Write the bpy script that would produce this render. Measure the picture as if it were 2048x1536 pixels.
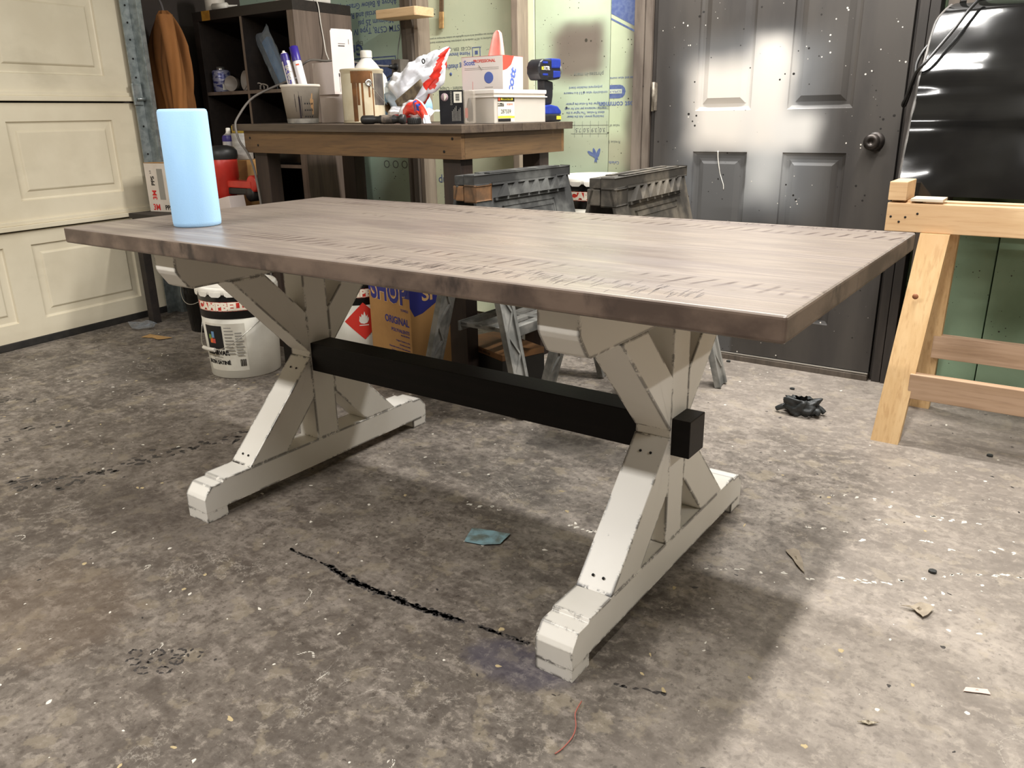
import bpy, bmesh, math, random
from mathutils import Vector, Matrix, noise
random.seed(7)
SC = bpy.context.scene
for o in list(bpy.data.objects): bpy.data.objects.remove(o)
COL = SC.collection
# ------------------------------------------------------------------ camera
cam_d = bpy.data.cameras.new('camera'); cam = bpy.data.objects.new('camera', cam_d); COL.objects.link(cam)
cam_d.sensor_width = 36; cam_d.lens = 1601.67/2048*36; cam_d.clip_start = .02
YAW, PITCH, ROLL = .622, -.3241, -.0186
_f = Vector((-math.sin(YAW)*math.cos(PITCH), math.cos(YAW)*math.cos(PITCH), math.sin(PITCH)))
_r = Vector((math.cos(YAW), math.sin(YAW), 0)); _u = _r.cross(_f)
_r2 = math.cos(ROLL)*_r+math.sin(ROLL)*_u; _u2 = -math.sin(ROLL)*_r+math.cos(ROLL)*_u
cam.matrix_world = Matrix(((_r2.x,_u2.x,-_f.x,2.2281),(_r2.y,_u2.y,-_f.y,-1.066),(_r2.z,_u2.z,-_f.z,1.0228),(0,0,0,1)))
SC.camera = cam
# ------------------------------------------------------------------ world, lights, exposure
W = bpy.data.worlds.new('world'); SC.world = W; W.use_nodes = True
W.node_tree.nodes['Background'].inputs[0].default_value = (.9,.95,1,1); W.node_tree.nodes['Background'].inputs[1].default_value = .05
def tube_light(name, loc, length, width, rz, watts, col=(1,.975,.935)):
    l = bpy.data.lights.new(name,'AREA'); l.shape='RECTANGLE'; l.size=length; l.size_y=width; l.energy=watts; l.color=col
    o = bpy.data.objects.new(name,l); COL.objects.link(o); o.location=loc; o.rotation_euler=(0,0,rz); return o
tube_light('overhead_tube_light',(2.04,.30,2.5),2.44,.10,math.pi/2,66)
tube_light('rear_tube_light',(1.0,1.86,2.5),1.22,.10,0,56)
tube_light('side_tube_light',(4.75,.35,2.5),1.22,.10,math.pi/2,36)
tube_light('front_tube_light',(.05,-1.46,2.5),1.22,.10,0,54)
SC.view_settings.view_transform='Standard'; SC.view_settings.look='None'; SC.view_settings.gamma=1; SC.view_settings.use_curve_mapping=False
SC.view_settings.exposure=.62
# ------------------------------------------------------------------ helpers
def S(r,g,b):
    f=lambda c:(c/255/12.92) if c<=10 else ((c/255+.055)/1.055)**2.4
    return (f(r),f(g),f(b),1)
MATS={}
class NT:
    def __init__(s,name):
        s.m=bpy.data.materials.new(name); s.m.use_nodes=True; s.t=s.m.node_tree; s.b=s.t.nodes['Principled BSDF']; s.tc=None
    def n(s,t,**k):
        x=s.t.nodes.new(t)
        for a,b in k.items(): setattr(x,a,b)
        return x
    def l(s,a,b): s.t.links.new(a,b)
    def co(s,scale=(1,1,1),rot=(0,0,0)):
        if s.tc is None: s.tc=s.n('ShaderNodeTexCoord')
        mp=s.n('ShaderNodeMapping'); mp.inputs['Scale'].default_value=scale; mp.inputs['Rotation'].default_value=rot; s.l(s.tc.outputs['Object'],mp.inputs[0]); return mp.outputs[0]
    def noise(s,scale,stretch=(1,1,1),detail=6,rough=.55,dist=0,rot=(0,0,0)):
        x=s.n('ShaderNodeTexNoise'); x.inputs['Scale'].default_value=scale; x.inputs['Detail'].default_value=detail; x.inputs['Roughness'].default_value=rough; x.inputs['Distortion'].default_value=dist
        s.l(s.co(stretch,rot),x.inputs['Vector']); return x.outputs['Fac']
    def rng(s,v,a,b,c=0.,d=1.,smooth=True):
        x=s.n('ShaderNodeMapRange'); x.interpolation_type='SMOOTHSTEP' if smooth else 'LINEAR'
        for i,q in ((1,a),(2,b),(3,c),(4,d)): x.inputs[i].default_value=q
        s.l(v,x.inputs[0]); return x.outputs[0]
    def math(s,op,a,b):
        x=s.n('ShaderNodeMath',operation=op)
        for i,q in ((0,a),(1,b)):
            if isinstance(q,(int,float)): x.inputs[i].default_value=q
            else: s.l(q,x.inputs[i])
        return x.outputs[0]
    def mix(s,f,a,b):
        x=s.n('ShaderNodeMix',data_type='RGBA')
        if isinstance(f,(int,float)): x.inputs[0].default_value=f
        else: s.l(f,x.inputs[0])
        for i,q in ((6,a),(7,b)):
            if isinstance(q,tuple): x.inputs[i].default_value=q
            else: s.l(q,x.inputs[i])
        return x.outputs[2]
    def bump(s,h,strength,dist=.01):
        x=s.n('ShaderNodeBump'); x.inputs['Strength'].default_value=strength; x.inputs['Distance'].default_value=dist; s.l(h,x.inputs['Height']); s.l(x.outputs[0],s.b.inputs['Normal'])
def M(name,col,col2=None,rough=.5,metal=0,scale=12,stretch=(1,1,1),lo=.35,hi=.65,bump=0,bscale=150,bstretch=(1,1,1),coat=0,specks=None,alpha=1,trans=0,patches=(),rvar=0,spec=.5,dist=0,ior=None,noise3=None):
    if name in MATS: return MATS[name]
    k=NT(name); b=k.b; b.inputs['Roughness'].default_value=rough; b.inputs['Metallic'].default_value=metal; b.inputs['Coat Weight'].default_value=coat; b.inputs['Specular IOR Level'].default_value=spec
    c=col
    if col2 is not None:
        nz=k.noise(scale,stretch,dist=dist); c=k.mix(k.rng(nz,lo,hi),col,col2)
        if rvar: k.l(k.rng(nz,lo,hi,rough-rvar,rough+rvar),b.inputs['Roughness'])
    if noise3: # (colour, scale, stretch, lo, hi)
        c=k.mix(k.rng(k.noise(noise3[1],noise3[2]),noise3[3],noise3[4]),c,noise3[0])
    if patches:
        sx=k.n('ShaderNodeSeparateXYZ'); 
        if k.tc is None: k.tc=k.n('ShaderNodeTexCoord')
        k.l(k.tc.outputs['Object'],sx.inputs[0]); wob=k.math('MULTIPLY',k.math('SUBTRACT',k.noise(6,detail=1.5),.5),.06)
        for (x0,x1,z0,z1,soft,pc,st) in patches:
            X=k.math('ADD',sx.outputs[0],wob); Z=k.math('ADD',sx.outputs[2],wob)
            f=k.math('MULTIPLY',k.math('MULTIPLY',k.rng(X,x0-soft,x0+soft),k.rng(X,x1-soft,x1+soft,1,0)),k.math('MULTIPLY',k.rng(Z,z0-soft,z0+soft),k.rng(Z,z1-soft,z1+soft,1,0)))
            c=k.mix(k.math('MULTIPLY',f,st),c,pc)
    for sp in (specks or ()): # (colour, scale, threshold)
        v=k.n('ShaderNodeTexVoronoi'); v.inputs['Scale'].default_value=sp[1]; k.l(k.co((1,1,1)),v.inputs['Vector'])
        c=k.mix(k.rng(k.math('ADD',v.outputs['Distance'],k.math('MULTIPLY',k.noise(sp[1]*.23),sp[3] if len(sp)>3 else .5)),sp[2],sp[2]+.05,1,0),c,sp[0])
    if isinstance(c,tuple): b.inputs['Base Color'].default_value=c
    else: k.l(c,b.inputs['Base Color'])
    if bump: k.bump(k.noise(bscale,bstretch),bump,.004)
    if alpha<1: b.inputs['Alpha'].default_value=alpha
    if trans: b.inputs['Transmission Weight'].default_value=trans; b.inputs['IOR'].default_value=ior or 1.2
    MATS[name]=k.m; return k.m

class MB:
    def __init__(s): s.b=bmesh.new()
    def box(s,x0,x1,y0,y1,z0,z1,bev=0,mat=None,seg=2,mi=0):
        g=bmesh.ops.create_cube(s.b,size=1); vs=g['verts']
        for v in vs: v.co=Vector(((x0+x1)/2+v.co.x*(x1-x0),(y0+y1)/2+v.co.y*(y1-y0),(z0+z1)/2+v.co.z*(z1-z0)))
        return s._fin(vs,bev,mat,seg,mi)
    def _fin(s,vs,bev,mat,seg=2,mi=0):
        fs={f for v in vs for f in v.link_faces}
        if bev:
            es=list({e for v in vs for e in v.link_edges})
            r=bmesh.ops.bevel(s.b,geom=es,offset=bev,segments=seg,profile=.6,affect='EDGES'); 
            fs|=set(r['faces']); fs={f for f in fs if f.is_valid}; vs=list({v for f in fs for v in f.verts})
        for f in fs: f.material_index=mi
        if mat is not None:
            for v in vs: v.co=mat@v.co
        return vs
    def prism(s,pts,axis,a0,a1,bev=0,mat=None,seg=2,mi=0):
        # pts 2D polygon; axis 0: (y,z) extruded in x; 1: (x,z) in y; 2: (x,y) in z
        P=(lambda p,a:(a,p[0],p[1]),lambda p,a:(p[0],a,p[1]),lambda p,a:(p[0],p[1],a))[axis]
        v0=[s.b.verts.new(P(p,a0)) for p in pts]; v1=[s.b.verts.new(P(p,a1)) for p in pts]; n=len(pts)
        fs=[s.b.faces.new(v0[::-1]),s.b.faces.new(v1)]
        for i in range(n): fs.append(s.b.faces.new((v0[i],v0[(i+1)%n],v1[(i+1)%n],v1[i])))
        bmesh.ops.recalc_face_normals(s.b,faces=fs)
        return s._fin(v0+v1,bev,mat,seg,mi)
    def lathe(s,prof,seg=32,mat=None,mi=0,cap=True,a0=0,a1=2*math.pi):
        full=abs(a1-a0-2*math.pi)<1e-6; n=seg if full else seg+1
        rings=[]
        for r,z in prof:
            rings.append([s.b.verts.new((r*math.cos(a0+(a1-a0)*i/seg),r*math.sin(a0+(a1-a0)*i/seg),z)) for i in range(n)])
        fs=[]
        for a,b in zip(rings,rings[1:]):
            for i in range(seg):
                j=(i+1)%n; fs.append(s.b.faces.new((a[i],a[j],b[j],b[i])))
        if cap and full:
            if prof[0][0]>1e-5: fs.append(s.b.faces.new(rings[0][::-1]))
            if prof[-1][0]>1e-5: fs.append(s.b.faces.new(rings[-1]))
        vs=[v for r in rings for v in r]
        for f in fs: f.material_index=mi; f.smooth=True
        bmesh.ops.recalc_face_normals(s.b,faces=fs)
        if mat is not None:
            for v in vs: v.co=mat@v.co
        return vs
    def tube(s,pts,r,seg=8,mi=0):
        pts=[Vector(p) for p in pts]
        # catmull-rom smoothing
        q=[]
        for i in range(len(pts)-1):
            p0=pts[max(i-1,0)];p1=pts[i];p2=pts[i+1];p3=pts[min(i+2,len(pts)-1)]
            for t in (0,.25,.5,.75): q.append(.5*((2*p1)+(p2-p0)*t+(2*p0-5*p1+4*p2-p3)*t*t+(3*p1-p0-3*p2+p3)*t**3))
        q.append(pts[-1]); rings=[]; up=Vector((.3,.2,.93))
        for i,p in enumerate(q):
            d=(q[min(i+1,len(q)-1)]-q[max(i-1,0)]).normalized(); a=d.cross(up)
            if a.length<1e-3: a=d.cross(Vector((1,0,0)))
            a.normalize(); b=d.cross(a); rr=r(i/(len(q)-1)) if callable(r) else r
            rings.append([s.b.verts.new(p+rr*(a*math.cos(2*math.pi*k/seg)+b*math.sin(2*math.pi*k/seg))) for k in range(seg)])
        for a,b in zip(rings,rings[1:]):
            for k in range(seg): f=s.b.faces.new((a[k],a[(k+1)%seg],b[(k+1)%seg],b[k])); f.smooth=True; f.material_index=mi
        s.b.faces.new(rings[0][::-1]).material_index=mi; s.b.faces.new(rings[-1]).material_index=mi
    def grid(s,fn,nu,nv,mi=0,smooth=True):
        g=[[s.b.verts.new(fn(i/nu,j/nv)) for j in range(nv+1)] for i in range(nu+1)]
        for i in range(nu):
            for j in range(nv):
                f=s.b.faces.new((g[i][j],g[i+1][j],g[i+1][j+1],g[i][j+1])); f.smooth=smooth; f.material_index=mi(i/nu,j/nv) if callable(mi) else mi
    def blob(s,x,y,rx,ry=None,rot=0,z=.0007,n=9,jit=.35,mi=0):
        ry=ry or rx; vs=[]
        for k in range(n):
            a=2*math.pi*k/n; q=1+random.uniform(-jit,jit); u=rx*q*math.cos(a); v=ry*q*math.sin(a)
            vs.append((x+u*math.cos(rot)-v*math.sin(rot),y+u*math.sin(rot)+v*math.cos(rot)))
        b=[s.b.verts.new((p[0]*1.0,p[1],.0001)) for p in vs]; t=[s.b.verts.new((x+(p[0]-x)*.85,y+(p[1]-y)*.85,z)) for p in vs]
        s.b.faces.new(t).material_index=mi
        for k in range(n): s.b.faces.new((b[k],b[(k+1)%n],t[(k+1)%n],t[k])).material_index=mi
    def build(s,name,mats,parent=None,smooth=False,loc=None,rot=None,weld=False):
        me=bpy.data.meshes.new(name)
        if smooth:
            for f in s.b.faces: f.smooth=True
        s.b.normal_update(); s.b.to_mesh(me); s.b.free()
        for m in (mats if isinstance(mats,(list,tuple)) else [mats]): me.materials.append(m)
        o=bpy.data.objects.new(name,me); COL.objects.link(o)
        if parent is not None: o.parent=parent
        if loc: o.location=loc
        if rot: o.rotation_euler=rot
        return o
def tag(o,label=None,cat=None,group=None,kind=None):
    if label: o['label']=label
    if cat: o['category']=cat
    if group: o['group']=group
    if kind: o['kind']=kind
    return o
def thing(name,label,cat,loc=(0,0,0),rz=0,group=None,rot=None):
    o=bpy.data.objects.new(name,None); COL.objects.link(o); o.location=loc; o.rotation_euler=rot or (0,0,rz); o.empty_display_size=.05
    return tag(o,label,cat,group)
def text(s,size,mat,parent,loc,rot=(math.pi/2,0,0),bold=0,name='lettering',align='CENTER',sx=1,wrap=None,thick=.0002):
    cu=bpy.data.curves.new(name,'FONT'); cu.body=s; cu.size=size; cu.align_x=align; cu.align_y='CENTER'; cu.offset=bold; cu.extrude=thick; cu.resolution_u=3
    t=bpy.data.objects.new('t',cu); me=bpy.data.meshes.new_from_object(t); bpy.data.objects.remove(t); bpy.data.curves.remove(cu); me.name=name
    me.transform(Matrix.Diagonal((sx,1,1,1)))
    if wrap: # wrap=(radius, z, angle): bend onto an upright cylinder
        R,z,a=wrap
        for v in me.vertices:
            th=a+v.co.x/R; rr=R+v.co.z+.0006; v.co=Vector((rr*math.cos(th),rr*math.sin(th),z+v.co.y))
        loc=(0,0,0); rot=(0,0,0)
    me.materials.clear(); me.materials.append(mat); o=bpy.data.objects.new(name,me); COL.objects.link(o); o.parent=parent; o.location=loc; o.rotation_euler=rot
    return o
UP=(math.pi/2,0,0)                 # text on a face looking to -y
DOWN=(math.pi/2,math.pi,0)         # same, upside down
RX=lambda a:Matrix.Rotation(a,4,'X'); RY=lambda a:Matrix.Rotation(a,4,'Y'); RZ=lambda a:Matrix.Rotation(a,4,'Z'); TR=lambda *a:Matrix.Translation(a)
def copy_tree(o,parent=None):
    c=o.copy(); COL.objects.link(c)
    if parent is not None: c.parent=parent
    for ch in list(o.children): copy_tree(ch,c)
    return c
# ------------------------------------------------------------------ materials
def concrete():
    k=NT('concrete_floor'); b=k.b
    big=k.noise(1.1,detail=5,rough=.6); mid=k.noise(7,detail=8,rough=.65,dist=.4); fine=k.noise(60,detail=6,rough=.7); stre=k.noise(9,(1,2.6,1),detail=7,rough=.7,rot=(0,0,.5))
    c=k.mix(k.rng(mid,.3,.72),S(92,84,76),S(150,141,131))
    c=k.mix(k.math('MULTIPLY',k.rng(big,.42,.62),.55),c,S(74,68,62))
    c=k.mix(k.math('MULTIPLY',k.rng(stre,.50,.70),.55),c,S(160,150,140))
    gr=k.noise(30,detail=9,rough=.8,dist=.25); pit=k.noise(62,detail=4,rough=.6); blo=k.noise(13,detail=5,rough=.6)
    c=k.mix(k.math('MULTIPLY',k.rng(fine,.50,.66),.45),c,S(62,56,51))
    c=k.mix(k.math('MULTIPLY',k.rng(gr,.52,.60),.55),c,S(76,68,61))
    c=k.mix(k.math('MULTIPLY',k.rng(blo,.56,.62),.35),c,S(158,146,124))
    c=k.mix(k.math('MULTIPLY',k.rng(blo,.42,.37),.40),c,S(64,58,53))
    c=k.mix(k.math('MULTIPLY',k.rng(pit,.63,.68),.65),c,S(48,43,39))
    c=k.mix(k.math('MULTIPLY',k.rng(gr,.47,.40),.45),c,S(170,160,147))
    # broad zones of the slab: paler at the right and right rear, darker brown left and front of the table
    sx=k.n('ShaderNodeSeparateXYZ'); k.co(); k.l(k.tc.outputs['Object'],sx.inputs[0])
    wob=k.math('MULTIPLY',k.math('SUBTRACT',k.noise(1.6),.5),.9)
    X=k.math('ADD',sx.outputs[0],wob); Y=k.math('ADD',sx.outputs[1],wob)
    pale=k.math('MAXIMUM',k.rng(X,1.55,2.0),k.math('MULTIPLY',k.rng(Y,1.15,1.6),k.rng(X,.7,1.3)))
    c=k.mix(k.math('MULTIPLY',pale,.35),c,S(160,150,140))
    brown_zone=k.math('MULTIPLY',k.math('MULTIPLY',k.rng(X,-1.2,-.2),k.rng(X,.9,1.7,1,0)),k.rng(Y,.9,.2))
    c=k.mix(k.math('MULTIPLY',brown_zone,.30),c,S(70,58,48))
    def stain(x,y,rx,ry,col,st):
        global_w=k.math('MULTIPLY',k.math('SUBTRACT',k.noise(14,detail=6,rough=.7),.5),1.6)
        a=k.math('MULTIPLY',k.math('SUBTRACT',sx.outputs[0],x),1/rx); b_=k.math('MULTIPLY',k.math('SUBTRACT',sx.outputs[1],y),1/ry)
        dd=k.math('ADD',k.math('ADD',k.math('MULTIPLY',a,a),k.math('MULTIPLY',b_,b_)),global_w)
        return k.mix(k.math('MULTIPLY',k.rng(dd,.35,1.1,1,0),st),c,col)
    c=stain(1.46,.0,.13,.07,S(54,54,78),.42); c=stain(.48,-.42,.26,.20,S(104,86,68),.28); c=stain(.25,-.05,.32,.12,S(60,52,46),.5); c=stain(1.02,1.0,.30,.10,S(46,42,38),.55); c=stain(-1.0,.75,.35,.22,S(70,64,58),.45)
    v=k.n('ShaderNodeTexVoronoi'); v.inputs['Scale'].default_value=26; k.l(k.co(),v.inputs['Vector'])
    sp=k.rng(k.math('ADD',v.outputs['Distance'],k.math('ADD',k.math('MULTIPLY',k.noise(2.9),.9),k.math('MULTIPLY',k.noise(70),.25))),.52,.62,1,0)
    c=k.mix(k.math('MULTIPLY',sp,.6),c,S(56,51,47))
    v2=k.n('ShaderNodeTexVoronoi'); v2.inputs['Scale'].default_value=41; k.l(k.co((1,1.5,1)),v2.inputs['Vector'])
    sp2=k.rng(k.math('ADD',v2.outputs['Distance'],k.math('ADD',k.math('MULTIPLY',k.noise(3.7),.9),k.math('MULTIPLY',k.noise(80),.25))),.50,.58,1,0)
    c=k.mix(k.math('MULTIPLY',sp2,.7),c,S(176,168,156))
    # pale flaky scratches
    scr=k.math('ABSOLUTE',k.math('SUBTRACT',k.noise(3.1,detail=9,rough=.7,dist=1.2),.5),0)
    scm=k.math('MULTIPLY',k.rng(scr,.0,.006,1,0),k.rng(k.noise(2.3),.56,.66))
    c=k.mix(k.math('MULTIPLY',scm,.6),c,S(190,182,170))
    k.l(c,b.inputs['Base Color']); k.l(k.rng(mid,.3,.7,.72,.48),b.inputs['Roughness']); b.inputs['Specular IOR Level'].default_value=.35
    k.bump(k.math('ADD',k.math('MULTIPLY',mid,.6),k.math('MULTIPLY',fine,.4)),.25,.006); return k.m
def distressed_white():
    k=NT('distressed_white_paint'); b=k.b
    bv=k.n('ShaderNodeBevel'); bv.samples=6; bv.inputs['Radius'].default_value=.011
    ge=k.n('ShaderNodeNewGeometry'); d=k.n('ShaderNodeVectorMath',operation='DOT_PRODUCT'); k.l(bv.outputs[0],d.inputs[0]); k.l(ge.outputs['Normal'],d.inputs[1])
    edge=k.rng(d.outputs['Value'],.955,.985,1,0)
    wear=k.math('MULTIPLY',edge,k.rng(k.noise(9,detail=7,rough=.8),.46,.52))
    rub=k.math('MULTIPLY',k.rng(k.noise(5.3,detail=8,rough=.75),.665,.70),k.rng(k.noise(60,(1,.2,1)),.4,.55))
    c=k.mix(k.rng(k.noise(3),.35,.65),S(222,217,207),S(230,226,218))
    c=k.mix(k.math('MAXIMUM',wear,k.math('MULTIPLY',rub,.75)),c,S(30,21,16))
    k.l(c,b.inputs['Base Color']); b.inputs['Roughness'].default_value=.38; k.bump(k.noise(30,(1,1,.3)),.05,.003); return k.m
def table_stain():
    k=NT('grey_stained_wood'); b=k.b
    g1=k.noise(3.0,(.45,9,2),detail=7,rough=.6); g2=k.noise(14,(.5,10,4),detail=6); bl=k.noise(2.3,(1,2.4,2),detail=5); ti=k.noise(90,(.15,3,1),detail=3)
    c=k.mix(k.rng(g1,.3,.7),S(132,121,111),S(112,101,94))
    c=k.mix(k.math('MULTIPLY',k.rng(g2,.45,.68),.5),c,S(152,139,126))
    c=k.mix(k.math('MULTIPLY',k.rng(bl,.5,.68),.5),c,S(98,86,83))
    c=k.mix(k.math('MULTIPLY',k.rng(ti,.55,.7),.25),c,S(94,80,76))
    # slanted saw marks in two rows
    sx=k.n('ShaderNodeSeparateXYZ'); k.co(); k.l(k.tc.outputs['Object'],sx.inputs[0])
    saw=k.n('ShaderNodeTexWave'); saw.wave_type='BANDS'; saw.bands_direction='X'; saw.inputs['Scale'].default_value=9; saw.inputs['Distortion'].default_value=6; saw.inputs['Detail'].default_value=3; saw.inputs['Detail Scale'].default_value=.6; k.l(k.co((1,1,1),(0,0,.22)),saw.inputs['Vector'])
    row=lambda y,w:k.math('MULTIPLY',k.rng(sx.outputs[1],y-w,y-w*.5),k.rng(sx.outputs[1],y+w*.5,y+w,1,0))
    rows=k.math('MAXIMUM',k.math('MAXIMUM',row(.16,.045),row(.79,.035)),row(.885,.02))
    m=k.math('MULTIPLY',k.math('MULTIPLY',k.rng(saw.outputs['Fac'],.80,.93),rows),k.math('MULTIPLY',k.rng(k.noise(5,(1,2,1)),.40,.54),.85))
    c=k.mix(m,c,S(72,58,52))
    k.l(c,b.inputs['Base Color']); k.l(k.rng(g1,.3,.7,.27,.40),b.inputs['Roughness']); b.inputs['Specular IOR Level'].default_value=.5
    k.bump(k.math('ADD',g2,k.math('MULTIPLY',ti,.3)),.08,.003); return k.m
def wood(name,a,bc,dark,axis=0,rough=.6,sc=1.0,knots=True):
    st=[5,5,5]; st[axis]=.35; st=tuple(q*sc for q in st)
    k=NT(name); g=k.noise(4,st,detail=6,rough=.6,dist=.6); g2=k.noise(22,st,detail=4)
    c=k.mix(k.rng(g,.3,.7),a,bc); c=k.mix(k.math('MULTIPLY',k.rng(g2,.48,.7),.35),c,dark)
    c=k.mix(k.math('MULTIPLY',k.rng(k.noise(2.2,detail=4),.55,.7),.35),c,dark)
    k.l(c,k.b.inputs['Base Color']); k.b.inputs['Roughness'].default_value=rough; k.bump(g2,.12,.003); MATS[name]=k.m; return k.m
FLOOR=concrete(); WHITEP=distressed_white(); TSTAIN=table_stain()
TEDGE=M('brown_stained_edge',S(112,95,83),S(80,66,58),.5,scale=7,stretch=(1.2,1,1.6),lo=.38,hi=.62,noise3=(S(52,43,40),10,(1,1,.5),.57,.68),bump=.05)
BLACKSTAIN=M('black_stained_beam',S(11,8,7),S(18,13,12),.42,scale=8,stretch=(.4,6,6),bump=.05,spec=.2)
FOAM=S(172,196,158); PR=M('blue_foam_print',S(84,100,150),S(104,120,160),.7,scale=60)
GREYPR=M('grey_ink',S(112,118,112),None,.7)
SOOT=S(108,98,88)
FOAMM={}
def foam(nm,c1,c2,patches=()):
    return M(nm,c1,c2,rough=.55,scale=3,bump=.06,bscale=60,specks=((S(52,50,42),62,.47,.9),(S(60,56,46),24,.42,.9)),patches=patches)
FOAM_A=foam('green_foam_board_left',S(192,212,192),S(182,204,182))
FOAM_B=foam('green_foam_board_middle',S(220,222,192),S(204,212,182))
FOAM_C=foam('green_foam_board_oversprayed',S(194,210,182),S(184,198,168),patches=((.10,.36,1.17,1.39,.05,S(116,104,94),.95),(.15,.345,1.27,1.405,.03,S(110,100,90),.7),(.05,.50,.80,.99,.10,S(150,146,124),.55)))
FOAM_D=foam('green_foam_board_by_door',S(202,212,180),S(192,204,170),patches=((.49,.70,.3,1.6,.03,S(112,102,92),.8),(.3,.7,.78,.93,.06,S(140,130,112),.6)))
DOORM=M('oversprayed_dark_door',S(68,64,60),S(54,51,49),rough=.42,scale=2.2,stretch=(3,1,.6),bump=.03,spec=.5,
  specks=((S(28,25,23),34,.455,.9),(S(40,35,32),11,.38,.85),(S(206,200,190),44,.41,.87)),
  patches=((.79,1.33,.62,1.27,.10,S(112,114,116),.8),(.825,1.19,.875,1.205,.065,S(206,199,190),1),(1.06,1.215,.70,1.26,.075,S(180,180,178),.85),(1.065,1.20,.88,1.275,.05,S(204,198,190),.95),(1.16,1.325,.88,1.012,.05,S(200,197,192),.95),(.842,1.06,.0,.858,.010,S(84,83,82),.85)))
JAMB=M('dusty_brown_jamb',S(108,98,88),S(84,74,66),rough=.6,scale=5,stretch=(4,4,.7),specks=((S(44,40,36),20,.42,.9),),bump=.05)
JAMBD=M('dark_jamb',S(58,52,48),S(42,38,35),rough=.5,scale=5,stretch=(4,4,.7))
CREAM=M('cream_garage_paint',S(226,216,192),S(214,203,178),rough=.45,scale=2.4,specks=((S(92,82,66),13,.35,.85),),noise3=(S(196,186,162),1.4,(1,1,2),.52,.72),bump=.02)
GALV=M('galvanised_steel',S(170,176,176),S(140,148,148),rough=.42,metal=.75,scale=30)
STUDW=wood('weathered_stud_wood',S(150,136,120),S(128,114,100),S(88,78,68),2)
STUDD=wood('dark_weathered_stud',S(94,84,74),S(76,68,60),S(52,46,40),2)
PINE=wood('pine_vertical',S(222,188,140),S(206,168,118),S(170,124,80),2,.55)
PINEX=wood('pine_along',S(222,190,148),S(208,174,130),S(172,130,92),0,.55)
PINEP=wood('pale_pine_brace',S(190,160,134),S(170,140,112),S(130,100,76),0,.6)
# ------------------------------------------------------------------ structure
m=MB(); m.grid(lambda u,v:Vector((-4+10*u,-5+8*v,0)),1,1,smooth=False); floor=tag(m.build('floor',FLOOR),'stained grey concrete garage floor','floor',kind='structure'); del floor['category']
m=MB(); m.box(-4,6,-5,3,2.66,2.72); tag(m.build('ceiling',M('ceiling_board',S(150,142,130),S(128,120,110),.8,scale=2)),'plain grey garage ceiling',kind='structure')
m=MB(); m.box(6.0,6.1,-5,3,0,2.66); tag(m.build('wall_right',M('right_wall_board',S(158,150,136),S(140,132,118),.8,scale=2)),'plain wall on the right',kind='structure')
m=MB(); m.box(-4,6,-5.1,-5,0,2.66); tag(m.build('wall_front',M('front_wall_board',S(150,142,130),S(130,122,110),.8,scale=2)),'plain wall behind the viewer',kind='structure')
wall=MB(); wall.box(-2.2,.62,2.31,2.36,0,2.66); wall.box(1.66,6,2.31,2.36,0,2.66); wall.box(.62,1.66,2.31,2.36,2.16,2.66)
wb=tag(wall.build('wall_back',M('wall_sheathing',S(120,104,84),S(96,82,66),.8,scale=6)),'back wall sheathing behind green foam boards',kind='structure')
def board(x0,x1,z0,z1,mat,y0=2.27,y1=2.31):
    m=MB(); m.box(x0,x1,y0,y1,z0,z1,.003); return m.build('foam_board',mat,wb)
fA=board(-2.18,-.66,.02,2.64,FOAM_A); fB=board(-.655,.0,.02,2.64,FOAM_B); fC=board(.004,.397,.02,2.64,FOAM_C); fD=board(.400,.60,.02,2.64,FOAM_D,2.266,2.31)
fE=board(1.70,2.6,.02,2.64,foam('shaded_green_foam_board',S(120,138,106),S(92,108,82))); fF=board(2.605,4.2,.02,2.64,FOAM_B)  # first board's green darkened to hold the shade behind the glossy panel
YF=2.2696
def ft(s,size,x,z,par,mat=PR,bold=0,sx=1,y=YF): return text(s,size,mat,par,(x,y,z),DOWN,bold,sx=sx)
# left board (writing stands on its head)
ft('Commercial and Residential',.040,-1.10,1.540,fA,bold=.0004); ft('Above & Below Grade Applications',.040,-1.13,1.585,fA,bold=.0004); ft('Minimum 25 psi',.040,-1.00,1.500,fA,bold=.0004); ft('ASTM C578, Type IV',.042,-.985,1.460,fA,bold=.0004)
ft('Gr',.075,-1.150,1.372,fA,bold=.002); ft('Expl',.032,-1.13,1.402,fA,mat=GREYPR)
def rect_print(par,x0,x1,z0,z1,mat=PR,y=YF,name='printed_block'):
    m=MB(); m.box(x0,x1,y-.0004,y+.001,z0,z1); return m.build(name,mat,par)
rect_print(fA,-1.40,-.872,1.322,1.328); rect_print(fA,-.878,-.872,1.16,1.322); rect_print(fA,-1.40,-.885,.98,1.312)
for i in range(3): rect_print(fA,-.62-.02*0-.04,-.60,1.318-.013*i,1.322-.013*i,name='printed_line') if False else None
ft('U',.05,-.80,.62,fA); ft('mosuo • Duo',.04,-.86,.52,fA,mat=GREYPR); ft('O O O',.06,-.92,.78,fA,mat=GREYPR); ft('Gunp',.06,-.55,.70,fB)
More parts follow.
